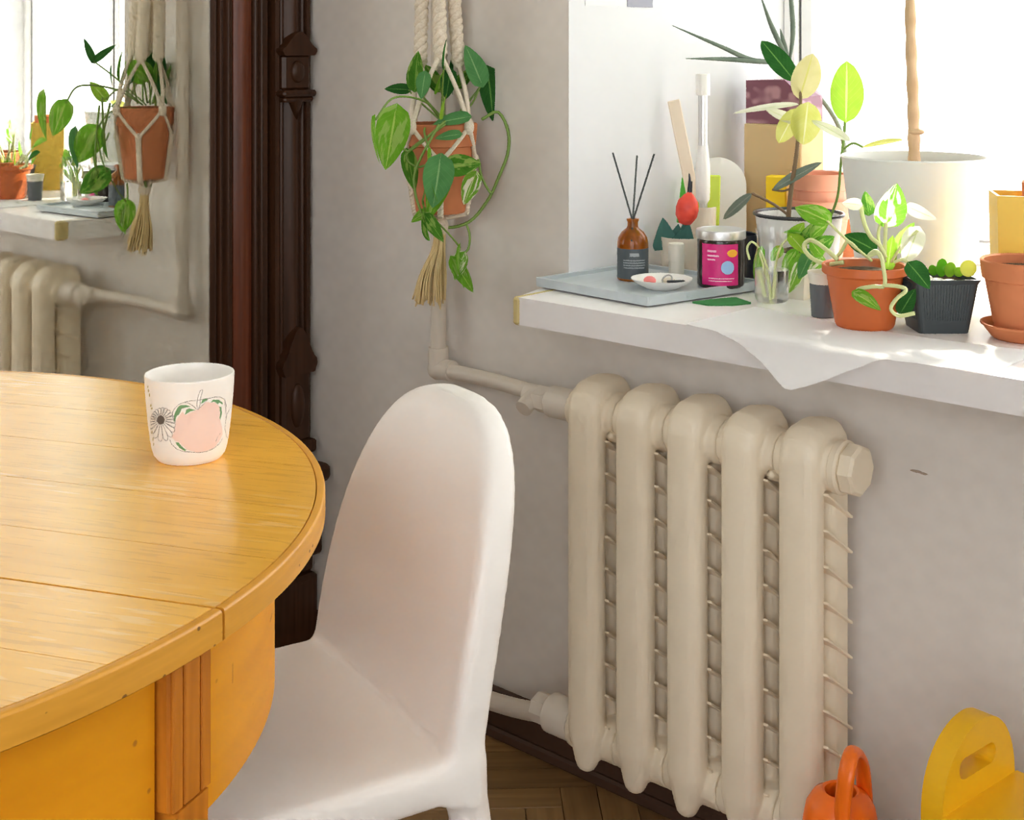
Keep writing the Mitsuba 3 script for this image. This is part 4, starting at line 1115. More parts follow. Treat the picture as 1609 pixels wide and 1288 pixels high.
for e in ((-1.4313, 0.055, 1.0022), (-1.3507, 0.06, 1.004), (-1.4387, 0.13, 0.9921)):
    d = np.array(e) - np.array((bt[0], bt[1], TZ1 + 0.094))
    o = np.array((bt[0], bt[1], TZ1 + 0.094))
    put('reed_diffuser__reed', tube([o - d * 0.30 * np.array([0.8, 0.8, 1]), o + d * 0.02, np.array(e)], 0.0016, 8), REED, True)
say('reed_diffuser', 'amber glass reed diffuser bottle with dark label and sticks', 'reed diffuser')
labels['reed_diffuser__label'] = {'label': 'dark grey wraparound label'}

ds = (-1.299, 0.0101, TZ1)
put('trinket_dish', lathe([(0, 0), (0.022, 0), (0.026, 0.002), (0.040, 0.009), (0.0475, 0.0150), (0.0480, 0.0165), (0.0460, 0.0165), (0.038, 0.0115), (0.024, 0.0055), (0, 0.0050)], 56, ds), PORC, 40)
say('trinket_dish', 'small shallow white dish at the front of the tray', 'dish')
tz = TZ1 + 0.0060
for nme, m, b, lab, c_ in (
        ('pink_bead', trimesh.creation.icosphere(3, 0.0085).apply_scale((1.2, 1, 0.8)).apply_translation((ds[0] - 0.014, ds[1] - 0.012, tz + 0.0065)), PINKB, 'small coral pink bead lying in the white dish', 'bead'),
        ('finger_ring', moved(trimesh.creation.torus(0.0085, 0.0013, 24, 10), (ds[0] + 0.006, ds[1] + 0.006, tz + 0.0075), rx=0.9), STEEL, 'steel ring leaning in the white dish', 'ring'),
        ('hair_clip', moved(cbox(-0.014, 0.014, -0.003, 0.003, 0, 0.004, 0.001), (ds[0] + 0.020, ds[1] + 0.010, tz + 0.0038), rz=0.9), NAVY, 'small dark clip lying at the right of the white dish', 'clip'),
        ('shell', moved(trimesh.creation.icosphere(2, 0.008).apply_scale((1.4, 0.9, 0.5)), (ds[0] - 0.002, ds[1] + 0.020, tz + 0.0045), rz=0.4), CREAM, 'cream shell lying at the back of the white dish', 'shell')):
    say(put(nme, m, b, 30), lab, c_)

lp = (-1.336, 0.100, TZ1)
put('lip_balm__tube', lathe([(0, 0), (0.0120, 0), (0.0125, 0.001), (0.0125, 0.030), (0, 0.030)], 32, lp), CREAMP, 40)
put('lip_balm__cap', lathe([(0, 0.0302), (0.0131, 0.0302), (0.0131, 0.056), (0.0120, 0.0575), (0, 0.0575)], 32, lp), CREAMP, 40)
say('lip_balm', 'small cream cylinder standing behind the white dish', 'tube')

tp = (-1.396, 0.200, SILLZ)
put('tulip_pot__pot', lathe([(0, 0), (0.030, 0), (0.033, 0.002), (0.0385, 0.058), (0.0390, 0.064), (0.0370, 0.064), (0.035, 0.054), (0, 0.052)], 40, tp), CREAM, 40)
for px_b, px_t, w_ in ((((-1.4086, 0.172, 0.8327)), ((-1.4153, 0.172, 0.8861)), 0.054), (((-1.3855, 0.182, 0.8339)), ((-1.3698, 0.182, 0.8804)), 0.054), (((-1.4045, 0.19, 0.8312)), ((-1.3965, 0.19, 0.8752)), 0.046)):
    m, uv = leaf(px_b, px_t, w_, 'spike', (0.68, -0.7, 0.1), 0.25, 0.0)
    m2 = m.copy(); m2.vertices += np.array([-0.0012, 0.0012, 0]); m2.invert()
    put('tulip_pot__leaf', cat(m, m2), DGREEN, True)
put('tulip_pot__stem', tube(curve([(-1.4005, 0.19, 0.8284), (-1.3881, 0.182, 0.8573), (-1.3705, 0.172, 0.8813)], 12), 0.0028, 8), DGREEN, True)
bd = (-1.3625, 0.168, 0.9058)
bud = lathe([(0, -0.027), (0.010, -0.024), (0.0175, -0.012), (0.0190, 0.001), (0.0165, 0.013), (0.009, 0.023), (0.003, 0.0275), (0, 0.028)], 28)
bv = np.array(bud.vertices)
bud.vertices = bv * (1 + 0.05 * np.cos(3 * np.arctan2(bv[:, 1], bv[:, 0])))[:, None]
put('tulip_pot__bud', moved(bud, bd, ry=0.18), REDP, True)
put('tulip_pot__tip', cat(moved(tm(m3.Manifold.cylinder(0.020, 0.0045, 0.0035, 16)), (bd[0] + 0.003, bd[1] + 0.002, bd[2] + 0.026), ry=0.1), moved(tm(m3.Manifold.cylinder(0.014, 0.0025, 0.001, 12)), (bd[0] + 0.004, bd[1] + 0.002, bd[2] + 0.045), ry=-0.12)), NAVY)
say('tulip_pot', 'cream pot with a red bud above dark green pointed leaves', 'potted plant')
labels['tulip_pot__bud'] = {'label': 'red bud'}

jr = (-1.2454, 0.0932, TZ1)
put('jar__body', lathe([(0, 0), (0.033, 0), (0.0365, 0.003), (0.0370, 0.006), (0.0370, 0.072), (0.034, 0.0765), (0, 0.0765)], 56, jr), DBROWN, 40)
put('jar__lid', lathe([(0.035, 0.0755), (0.0385, 0.0755), (0.0392, 0.0765), (0.0392, 0.0875), (0.0380, 0.0895), (0.0345, 0.0900), (0.033, 0.0888), (0, 0.0885)], 56, jr), TIN, 40)
A0, A1 = VIEW - 1.05, VIEW + 0.62
patch(jr, 0.037, A0, A1, TZ1 + 0.006, TZ1 + 0.070, 'jar__label', MAGENTA, 30)
blob(jr, 0.037, VIEW + 0.33, TZ1 + 0.056, 0.0088, 0.0060, 'jar__label__yellow_spot', YELLOWL)
blob(jr, 0.037, VIEW + 0.12, TZ1 + 0.034, 0.0105, 0.0105, 'jar__label__blue_spot', BLUEL)
for z_, a_, b_, hh in ((0.059, -0.75, -0.35, 0.0016), (0.052, -0.75, -0.25, 0.0014), (0.046, -0.75, -0.40, 0.0012), (0.017, -0.70, 0.42, 0.0007), (0.013, -0.70, 0.30, 0.0007)):
    patch(jr, 0.037, VIEW + a_, VIEW + b_, TZ1 + z_ - hh, TZ1 + z_ + hh, 'jar__label__print', PINKL, 12, 0.0007)
say('jar', 'dark jar with silver lid and magenta label on the tray', 'jar')
labels['jar__label'] = {'label': 'magenta label with a yellow oval and a light blue circle'}
labels['jar__lid'] = {'label': 'silver screw lid'}

nm = (-1.285, 0.195, SILLZ)
put('mug_001__body', lathe([(0, 0), (0.030, 0), (0.033, 0.002), (0.034, 0.020), (0.0350, 0.078), (0.0342, 0.0795), (0.0328, 0.078), (0.031, 0.02), (0.0, 0.006)], 44, nm), NAVY, 40)
say('mug_001', 'dark navy glazed cup half hidden behind the jar with the magenta label', 'cup')

cp = (-1.400, 0.262, SILLZ)
put('utensil_cup', lathe([(0, 0), (0.022, 0), (0.024, 0.002), (0.0265, 0.108), (0.0260, 0.1095), (0.0245, 0.1085), (0.0225, 0.006), (0, 0.005)], 40, cp), CREAM, 40)
say('utensil_cup', 'cream cylindrical cup holding utensils behind the red bud', 'cup')
put('wooden_spatula', cat(moved(cbox(-0.011, 0.011, -0.0022, 0.0022, -0.12, 0.13, 0.002), (cp[0] - 0.030, cp[1] + 0.004, 0.955), ry=-0.20, rz=0.75)), WOODP)
say('wooden_spatula', 'pale wooden spatula leaning out of the cream cup', 'spatula')
sb = moved(lathe([(0, 0), (0.007, 0.002), (0.012, 0.012), (0.013, 0.035), (0.0125, 0.070), (0.0088, 0.105)], 24), (cp[0] + 0.004, cp[1], 0.900))
put('bottle_brush__head', sb, PORC, True)
put('bottle_brush__handle', tube([(cp[0] + 0.004, cp[1], 0.802), (cp[0] + 0.004, cp[1], 0.98), (cp[0] + 0.004, cp[1], 1.095)], 0.0085, 14), TIN, True)
put('bottle_brush__cap', lathe([(0, 0), (0.012, 0), (0.0125, 0.002), (0.0125, 0.034), (0.011, 0.037), (0, 0.037)], 24, (cp[0] + 0.004, cp[1], 1.092)), PORC, 40)
say('bottle_brush', 'slender white utensil with a silver neck standing in the cream cup', 'utensil')
put('lime_scraper', moved(cbox(-0.0195, 0.0195, -0.003, 0.003, -0.06, 0.028, 0.002), (-1.3877, 0.268, 0.926), rz=0.75, ry=0.03), LIME)
say('lime_scraper', 'lime green flat scraper in the cream cup', 'scraper')
put('green_scraper', moved(cbox(-0.008, 0.008, -0.003, 0.003, -0.055, 0.026, 0.002), (-1.4474, 0.28, 0.9186), rz=0.75, ry=0.12), GREENP)
say('green_scraper', 'narrow green scraper behind the red bud', 'scraper')

# white round-topped board leaning in the corner of the recess
bw = [(-0.050, 0.0), (0.050, 0.0), (0.050, 0.135)] + [(0.050 * math.cos(a), 0.135 + 0.050 * math.sin(a)) for a in np.linspace(0.15, math.pi, 20)]
bm = slab(Polygon(bw), -0.006, 0.006)
v_ = np.array(bm.vertices); bm.vertices = np.stack([v_[:, 0], v_[:, 2], v_[:, 1]], 1); bm.invert()
put('white_board', moved(bm, (-1.432, 0.362, SILLZ + 0.001), rx=-0.02, rz=0.70), BOARDW)
say('white_board', 'white round-topped board standing in front of the beige box', 'board')

bx = (-1.365, 0.475)
put('beige_box', moved(cbox(-0.056, 0.056, -0.05, 0.05, 0, 0.246, 0.002), (bx[0], bx[1], SILLZ), rz=0.12), CARDB)
say('beige_box', 'tall beige cardboard box beside the window frame', 'box')
bb = slab(Polygon([(-0.054, 0), (0.056, 0), (0.056, 0.050), (0.022, 0.080), (-0.054, 0.078)]), -0.045, 0.045)
v_ = np.array(bb.vertices); bb.vertices = np.stack([v_[:, 0], v_[:, 2], v_[:, 1]], 1); bb.invert()
put('burgundy_pouch', moved(bb, (bx[0], bx[1], SILLZ + 0.2465), rz=0.12), BURG)
say('burgundy_pouch', 'burgundy patterned packet lying on top of the beige box', 'packet')
put('yellow_carton', moved(cbox(-0.019, 0.019, -0.014, 0.014, 0, 0.158, 0.002), (-1.325, 0.392, SILLZ), rz=0.2), YELLOWC)
say('yellow_carton', 'bright yellow carton standing behind the rubber plant pot', 'box')

# prints on the recess wall
def recess_x(y): return -1.48 + 0.03 * y / 0.76
for key, y0, y1, z0, z1, b, lab in (('wall_card', 0.040, 0.143, 1.2445, 1.36, CARDW, 'pale grey card stuck high on the white recess wall'), ('wall_card_001', 0.148, 0.216, 1.2445, 1.36, CARDG, 'dark grey card stuck high on the white recess wall')):
    pts = [(recess_x(y) + o, y, z) for y in (y0, y1) for z in (z0, z1) for o in (0.0004, 0.0016)]
    say(put(key, m3.Manifold.hull_points(np.array(pts)), b), lab, 'card')
put('wall_card_001__print', m3.Manifold.hull_points(np.array([(recess_x(y) + o, y, z) for y in (0.165, 0.188) for z in (1.262, 1.275) for o in (0.0015, 0.0019)])), CARDW)

# thin-leaved plant behind, and the bare twig
gp = (-1.300, 0.576)
put('grassy_plant__pot', lathe([(0, 0), (0.028, 0), (0.038, 0.09), (0.036, 0.09), (0.03, 0.01), (0, 0.008)], 32, (gp[0], gp[1], SILLZ)), TERRA, 40)
put('grassy_plant__soil', lathe([(0.0355, 0.080), (0, 0.083)], 24, (gp[0], gp[1], SILLZ)), SOIL)
put('grassy_plant__stem', tube(curve([(gp[0], gp[1], 0.86), (gp[0] + 0.0, gp[1] - 0.01, 1.02), (-1.4005, 0.552, 1.1487)], 20), 0.004, 8), TWIGG, True)
for pts in ([(-1.3689, 0.5, 1.1471), (-1.3805, 0.4, 1.1513), (-1.3882, 0.3, 1.1778), (-1.4025, 0.18, 1.2124)], [(-1.3689, 0.5, 1.1471), (-1.3665, 0.42, 1.149), (-1.3884, 0.32, 1.1542), (-1.3878, 0.2, 1.1562)], [(-1.3871, 0.53, 1.149), (-1.3879, 0.5, 1.18), (-1.3848, 0.46, 1.2209), (-1.3812, 0.42, 1.2723)],
            [(-1.4039, 0.56, 1.1486), (-1.397, 0.56, 1.2041), (-1.4012, 0.56, 1.2644), (-1.4053, 0.56, 1.3008)], [(-1.4006, 0.55, 1.1487), (-1.4103, 0.55, 1.18), (-1.4187, 0.55, 1.2102)]):
    p = curve(pts, 14)
    n_ = len(p)
    wv = 0.0042 * np.sin(np.pi * np.linspace(0.12, 1.0, n_)) + 0.0006
    m = tube(p, wv, 6)
    put('grassy_plant__leaf', m, 'mat_grey_green_leaf', True, np.full((len(m.vertices), 2), (0.3, 0.5)))
say('grassy_plant', 'plant with long thin grey-green leaves behind the beige box', 'potted plant')
labels['grassy_plant__leaf'] = {'label': 'long thin blade'}

# ------------------------------------------------------------------ rubber plant in an enamel pot
ep = (-1.1992, 0.25)
put('rubber_plant__pot', lathe([(0, 0), (0.055, 0), (0.058, 0.004), (0.070, 0.112), (0.0685, 0.112), (0.056, 0.008), (0, 0.006)], 56, (ep[0], ep[1], SILLZ)), ENAMEL, 40)
put('rubber_plant__pot__rim', lathe([(0.070, 0.110), (0.0735, 0.1115), (0.0745, 0.114), (0.073, 0.1165), (0.0700, 0.116), (0.0685, 0.112)], 56, (ep[0], ep[1], SILLZ)), ENAMELR, True)
put('rubber_plant__soil', lathe([(0.067, 0.098), (0.03, 0.103), (0, 0.104)], 36, (ep[0], ep[1], SILLZ)), SOIL, True)
put('rubber_plant__stem', tube(curve([(-1.2195, 0.25, 0.8849), (-1.2135, 0.25, 0.9397), (-1.2028, 0.25, 1.003), (-1.198, 0.25, 1.0552), (-1.1957, 0.25, 1.0969), (-1.2052, 0.25, 1.1216)], 30), np.linspace(0.0042, 0.0022, 30), 9), TWIG, True)
put('rubber_plant__stem', tube(curve([(-1.2183, 0.25, 0.8996), (-1.2389, 0.25, 0.9116), (-1.2597, 0.25, 0.9206), (-1.2882, 0.25, 0.9302)], 20), 0.0024, 8), TWIG, True)
put('rubber_plant__stem', tube(curve([(-1.158, 0.27, 0.8883), (-1.1396, 0.27, 0.9331), (-1.1338, 0.27, 0.9849), (-1.1281, 0.27, 1.0313), (-1.1258, 0.27, 1.0571)], 24), 0.0022, 8), STEM, True)
put('rubber_plant__stem', tube(curve([(-1.2123, 0.25, 0.944), (-1.2292, 0.25, 0.9386), (-1.2486, 0.25, 0.9393)], 10), 0.0018, 7), TWIG, True)
put('rubber_plant__stem', tube(curve([(-1.1259, 0.26, 1.0105), (-1.1067, 0.26, 1.0226), (-1.0888, 0.26, 1.0174)], 10), 0.0018, 7), STEM, True)
add_leaves('rubber_plant', [((-1.2064, 0.25, 1.1195), (-1.2695, 0.25, 1.1885), 0.0379, 'mat_dark_green_leaf', (0.75, -0.6, 0.1)),
    ((-1.198, 0.25, 1.0906), (-1.1721, 0.25, 1.1645), 0.0477, 'mat_pale_yellow_leaf', (0.7, -0.7, 0.1)),
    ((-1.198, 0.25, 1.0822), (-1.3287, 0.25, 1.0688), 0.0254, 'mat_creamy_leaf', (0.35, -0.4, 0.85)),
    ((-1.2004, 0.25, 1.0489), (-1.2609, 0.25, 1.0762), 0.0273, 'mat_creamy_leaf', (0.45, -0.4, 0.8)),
    ((-1.2028, 0.25, 1.0759), (-1.2364, 0.25, 1.0159), 0.0356, 'mat_yellow_green_leaf', (0.7, -0.5, 0.2)),
    ((-1.1815, 0.25, 1.0869), (-1.1909, 0.25, 1.016), 0.0497, 'mat_yellow_green_leaf', (0.6, -0.8, 0.15)),
    ((-1.2498, 0.25, 0.9382), (-1.1605, 0.25, 0.9918), 0.025, 'mat_grey_green_leaf', (0.5, -0.45, 0.72)),
    ((-1.2882, 0.25, 0.9302), (-1.3493, 0.25, 0.8823), 0.0194, 'mat_grey_green_leaf', (0.6, -0.5, 0.6)),
    ((-1.1136, 0.25, 1.0553), (-1.1102, 0.25, 1.1537), 0.0547, 'mat_lime_leaf', (0.7, -0.7, 0.05)),
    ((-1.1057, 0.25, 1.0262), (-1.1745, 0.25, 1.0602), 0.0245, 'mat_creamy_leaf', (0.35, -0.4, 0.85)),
    ((-1.0845, 0.25, 1.0182), (-1.0161, 0.25, 1.0353), 0.0259, 'mat_yellow_green_leaf', (0.25, -0.3, 0.92))], 'mat_dark_green_leaf', 'oval', fold=0.12, droop=0.06, nu=14)
say('rubber_plant', 'rubber plant with mixed dark green and yellow leaves in a white enamel pot', 'potted plant')

# pink terracotta pots turned over behind it
pk = (-1.2473, 0.400)
put('terracotta_pot', lathe([(0, 0), (0.034, 0), (0.036, 0.002), (0.048, 0.088), (0.052, 0.090), (0.054, 0.120), (0.0525, 0.122), (0.049, 0.120), (0.046, 0.09), (0.034, 0.006), (0, 0.005)], 48, (pk[0], pk[1], SILLZ)), TERRAP, 35)
put('terracotta_pot_001', lathe([(0, 0.0065), (0.034, 0.0065), (0.036, 0.0085), (0.0445, 0.088), (0.0455, 0.128), (0.0455, 0.138), (0.0500, 0.140), (0.0515, 0.166), (0.0500, 0.168), (0.047, 0.166), (0.043, 0.13), (0.033, 0.013), (0, 0.012)], 48, (pk[0], pk[1], SILLZ)), TERRAP, 35)
say('terracotta_pot', 'lower of two stacked pink terracotta pots beside the white planter', 'pot')
say('terracotta_pot_001', 'upper pink terracotta pot with a wide rim, stacked beside the white planter', 'pot')

# ------------------------------------------------------------------ large white planter with a tall trunk
pl = (-1.0209, 0.30)
put('tall_plant__pot', lathe([(0, 0), (0.082, 0), (0.086, 0.003), (0.112, 0.208), (0.114, 0.213), (0.112, 0.2155), (0.109, 0.2145), (0.106, 0.205), (0.082, 0.006), (0, 0.005)], 64, (pl[0], pl[1], SILLZ)), PLANTER, 40)
put('tall_plant__soil', lathe([(0.1062, 0.196), (0.05, 0.203), (0, 0.204)], 40, (pl[0], pl[1], SILLZ)), SOIL, True)
tk = curve([(pl[0], pl[1], 0.985), (pl[0] - 0.002, pl[1], 1.08), (pl[0] - 0.008, pl[1] + 0.003, 1.20), (pl[0] - 0.010, pl[1] + 0.004, 1.36), (pl[0] - 0.006, pl[1], 1.56), (pl[0], pl[1], 1.72)], 60)
put('tall_plant__trunk', tube(tk, 0.0095 - 0.003 * np.linspace(0, 1, 60) + 0.0008 * np.sin(np.arange(60) * 1.3), 14), TRUNK, True)
put('tall_plant__trunk__knot', trimesh.creation.icosphere(2, 0.009).apply_scale((1.5, 1, 0.6)).apply_translation((pl[0] + 0.004, pl[1] - 0.003, 1.043)), TRUNK, True)
rows = []
for k in range(34):
    a, z = k * 2.4, 1.46 + 0.34 * (k / 34)
    o = np.array([pl[0], pl[1], z])
    d = np.array([math.cos(a), math.sin(a), 0.25 - 0.25 * (k % 3)])
    if o[1] + d[1] * 0.30 > 0.60: d[1] = (0.58 - o[1]) / 0.30
    b = o + d * 0.09
    t = o + d * 0.25 + np.array([0, 0, -0.10])
    rows.append((tuple(b), tuple(t), 0.062, None, (d[0] * 0.4, d[1] * 0.4, 0.9)))
    put('tall_plant__stalk', tube(curve([o, (o + b) / 2 + np.array([0, 0, 0.01]), b], 8), 0.0016, 6), STEM, True)
add_leaves('tall_plant', rows, 'mat_bright_green_leaf', 'heart')
say('tall_plant', 'tall plant with a bare tan trunk in a large white planter', 'potted plant')

# ------------------------------------------------------------------ front row of the sill
gl = (-1.1346, 0.0646)
put('glass_jar__glass', lathe([(0, 0.002), (0.020, 0.002), (0.024, 0.004), (0.0255, 0.010), (0.0255, 0.070), (0.0225, 0.084), (0.0225, 0.100), (0.0240, 0.112)], 44, (gl[0], gl[1], SILLZ)), 'mat_jar_glass', 40)
put('glass_jar__water', lathe([(0, 0.003), (0.0195, 0.003), (0.0235, 0.006), (0.0248, 0.011), (0.0248, 0.052), (0, 0.052)], 40, (gl[0], gl[1], SILLZ)), 'mat_water', 40)
say('glass_jar', 'clear glass jar of water with green cuttings at the tray end', 'jar')
for pts in ([(-1.1388, 0.07, 0.7954), (-1.1432, 0.07, 0.8334), (-1.1567, 0.07, 0.8657), (-1.1725, 0.07, 0.8787), (-1.1817, 0.07, 0.8681), (-1.1771, 0.07, 0.8511)], [(-1.1365, 0.07, 0.7976), (-1.1321, 0.07, 0.8442), (-1.121, 0.07, 0.8789), (-1.1035, 0.07, 0.8929)], [(-1.1455, 0.07, 0.7994), (-1.1522, 0.07, 0.8421), (-1.1612, 0.07, 0.8682)]):
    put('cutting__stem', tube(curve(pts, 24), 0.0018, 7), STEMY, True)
add_leaves('cutting', [((-1.1035, 0.07, 0.8929), (-1.0776, 0.07, 0.8708), 0.0284, 'mat_lime_leaf'),
    ((-1.1567, 0.07, 0.8686), (-1.168, 0.07, 0.8209), 0.0155, 'mat_bright_green_leaf'),
    ((-1.1232, 0.07, 0.8758), (-1.1388, 0.07, 0.8512), 0.0173, 'mat_bright_green_leaf')], 'mat_bright_green_leaf')
say('cutting', 'green pothos cutting standing in the glass jar of water', 'cutting')
gc = slab(Polygon([(-1.222, -0.010), (-1.196, -0.012), (-1.170, 0.012), (-1.160, 0.040), (-1.198, 0.060), (-1.210, 0.030)]).buffer(0.004), SILLZ, SILLZ + 0.0022)
put('green_cloth', gc, GREENC)
say('green_cloth', 'small dark green cloth on the sill between tray and glass jar', 'cloth')

wp = (-1.1363, 0.1427)
put('herb_pot__pot', tm(m3.Manifold.hull_points(np.array([(sx * h_, sy * h_, z_) for z_, h_ in ((0, 0.024), (0.070, 0.031)) for sx in (-1, 1) for sy in (-1, 1)]))).apply_translation((wp[0], wp[1], SILLZ)), CREAMP)
put('herb_pot__soil', moved(cbox(-0.029, 0.029, -0.029, 0.029, 0.0700, 0.0715, 0.0005), (wp[0], wp[1], SILLZ)), SOIL)
add_leaves('herb_pot', [((-1.0894, 0.09, 0.8922), (-1.1289, 0.09, 0.8982), 0.0288, 'mat_bright_green_leaf'),
    ((-1.0959, 0.09, 0.8649), (-1.12, 0.09, 0.7989), 0.0288, 'mat_variegated_leaf'),
    ((-1.0818, 0.09, 0.871), (-1.1035, 0.09, 0.8258), 0.0248, 'mat_bluish_green_leaf'),
    ((-1.109, 0.09, 0.8683), (-1.1333, 0.09, 0.8301), 0.0212, 'mat_bright_green_leaf'),
    ((-1.0807, 0.09, 0.893), (-1.0551, 0.09, 0.9161), 0.0227, 'mat_bright_green_leaf'),
    ((-1.0711, 0.09, 0.8787), (-1.0446, 0.09, 0.8963), 0.0245, None),
    ((-1.0959, 0.09, 0.884), (-1.0764, 0.09, 0.9143), 0.0228, None),
    ((-1.1134, 0.09, 0.8823), (-1.0959, 0.09, 0.9126), 0.0268, 'mat_lime_leaf'),
    ((-1.0657, 0.09, 0.8632), (-1.0872, 0.09, 0.8353), 0.0228, 'mat_variegated_leaf')], 'mat_pothos_leaf')
for pts in ([(-1.1062, 0.1, 0.8531), (-1.1018, 0.1, 0.8727), (-1.0953, 0.1, 0.8906)], [(-1.1062, 0.1, 0.8531), (-1.0909, 0.1, 0.8719), (-1.0737, 0.1, 0.8793)], [(-1.1062, 0.1, 0.8531), (-1.1128, 0.1, 0.862), (-1.1183, 0.1, 0.8788)]):
    put('herb_pot__stem', tube(curve(pts, 12), 0.0016, 7), STEM, True)
say('herb_pot', 'variegated trailing plant in a small square cream pot', 'potted plant')

dc = (-1.0267, 0.0285)
put('plastic_cup__cup', lathe([(0, 0), (0.0150, 0), (0.0165, 0.001), (0.0195, 0.050), (0.0180, 0.050), (0.015, 0.004), (0, 0.003)], 36, (dc[0], dc[1], SILLZ)), DGREYP, 40)
put('plastic_cup__rim', lathe([(0.0194, 0.048), (0.0215, 0.062), (0.0225, 0.063), (0.0222, 0.065), (0.0205, 0.064), (0.0180, 0.048)], 36, (dc[0], dc[1], SILLZ)), CREAMP, 40)
say('plastic_cup', 'small dark grey plastic cup beside the orange-brown pot', 'cup')

op = (-0.9466, 0.0019)
put('windowsill_pothos__pot', lathe([(0, 0), (0.036, 0), (0.0385, 0.002), (0.0405, 0.006), (0.0520, 0.072), (0.0555, 0.0735), (0.0580, 0.0755), (0.0580, 0.0855), (0.0568, 0.087), (0.0535, 0.0855), (0.0495, 0.07), (0.038, 0.006), (0, 0.005)], 60, (op[0], op[1], SILLZ)), ORANGEP, 35)
put('windowsill_pothos__soil', lathe([(0.0500, 0.075), (0.03, 0.079), (0, 0.080)], 36, (op[0], op[1], SILLZ)), SOIL, True)
add_leaves('windowsill_pothos', [((-1.0208, 0.03, 0.9274), (-1.0751, 0.03, 0.946), 0.0331, 'mat_bright_green_leaf'),
    ((-0.9242, 0.02, 0.9339), (-0.9052, 0.02, 0.9879), 0.0473, 'mat_variegated_leaf'),
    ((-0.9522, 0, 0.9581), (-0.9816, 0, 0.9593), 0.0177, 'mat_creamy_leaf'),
    ((-0.9594, 0.05, 0.8903), (-1.0055, 0.05, 0.9095), 0.0326, 'mat_dark_green_leaf'),
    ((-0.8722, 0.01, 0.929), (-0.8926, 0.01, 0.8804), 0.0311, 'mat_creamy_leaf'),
    ((-0.8533, -0.05, 0.8916), (-0.8249, -0.05, 0.8649), 0.0299, 'mat_dark_green_leaf'),
    ((-0.919, -0.075, 0.8503), (-0.882, -0.075, 0.8339), 0.0202, 'mat_bright_green_leaf'),
    ((-0.8811, -0.02, 0.8221), (-0.861, -0.02, 0.8543), 0.0221, 'mat_dark_green_leaf'),
    ((-0.9664, 0.05, 0.941), (-0.9713, 0.05, 0.9722), 0.0199, 'mat_pothos_leaf'),
    ((-0.9224, 0.05, 0.894), (-0.8986, 0.05, 0.9333), 0.0212, 'mat_bright_green_leaf'),
    ((-0.9265, 0.03, 0.871), (-0.9198, 0.03, 0.9157), 0.0212, 'mat_lime_leaf'),
    ((-1.0253, 0.02, 0.8797), (-1.0439, 0.02, 0.8998), 0.0201, 'mat_bright_green_leaf'),
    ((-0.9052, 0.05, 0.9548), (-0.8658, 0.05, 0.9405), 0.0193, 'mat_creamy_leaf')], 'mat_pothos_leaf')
for pts, r in (([(-0.9787, 0, 0.876), (-1.0036, 0, 0.8707), (-1.029, 0, 0.8771), (-1.0414, 0, 0.8912), (-1.0301, 0, 0.9023), (-1.0077, 0, 0.8927), (-0.9876, 0, 0.8786)], 0.0032), ([(-0.9576, 0.01, 0.9568), (-0.9517, 0.01, 0.9325), (-0.942, 0.01, 0.914), (-0.9286, 0.01, 0.9038), (-0.919, 0.01, 0.8872)], 0.0030),
               ([(-0.9216, 0.015, 0.9346), (-0.9226, 0.015, 0.9082), (-0.9235, 0.015, 0.8801)], 0.0026), ([(-0.9309, 0.02, 0.9378), (-0.9357, 0.02, 0.9135), (-0.928, 0.02, 0.8852)], 0.0022),
               ([(-0.889, -0.06, 0.8982), (-0.8973, -0.06, 0.9066), (-0.9075, -0.06, 0.8988), (-0.8917, -0.06, 0.9038), (-0.8862, -0.06, 0.8859), (-0.8844, -0.06, 0.8626), (-0.901, -0.06, 0.8589), (-0.9215, -0.06, 0.8531), (-0.9272, -0.06, 0.8457)], 0.0028),
               ([(-0.8784, -0.075, 0.8652), (-0.8567, -0.075, 0.866), (-0.8461, -0.075, 0.8623), (-0.8603, -0.075, 0.849), (-0.8675, -0.075, 0.8357), (-0.8567, -0.075, 0.828), (-0.8346, -0.075, 0.8342)], 0.0026),
               ([(-0.9114, 0.01, 0.8819), (-0.8945, 0.01, 0.9071), (-0.8722, 0.01, 0.929)], 0.0020), ([(-0.8964, -0.01, 0.8858), (-0.8843, -0.01, 0.8905), (-0.8714, -0.01, 0.885)], 0.0022),
               ([(-1.0049, 0.02, 0.8728), (-0.9928, 0.02, 0.8875), (-0.9828, 0.02, 0.902), (-0.9689, 0.02, 0.8944)], 0.0026), ([(-0.9508, 0.03, 0.8773), (-0.9804, 0.03, 0.8967), (-1.0025, 0.03, 0.9127), (-1.0208, 0.03, 0.9274)], 0.0020)):
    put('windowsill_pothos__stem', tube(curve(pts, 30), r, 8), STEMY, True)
say('windowsill_pothos', 'trailing pothos with curling pale stems in an orange-brown plastic pot', 'potted plant')

bp = (-0.8676, 0.0573)
BR = math.radians(44)
def sq(h, r=0.008): return sbox(-h + r, -h + r, h - r, h - r).buffer(r, 4)
def frustum(h0, h1, z0, z1, r=0.008):
    a, b = np.array(sq(h0, r).exterior.coords)[:-1], np.array(sq(h1, r).exterior.coords)[:-1]
    return m3.Manifold.hull_points(np.array([(x, y, z0) for x, y in a] + [(x, y, z1) for x, y in b]))


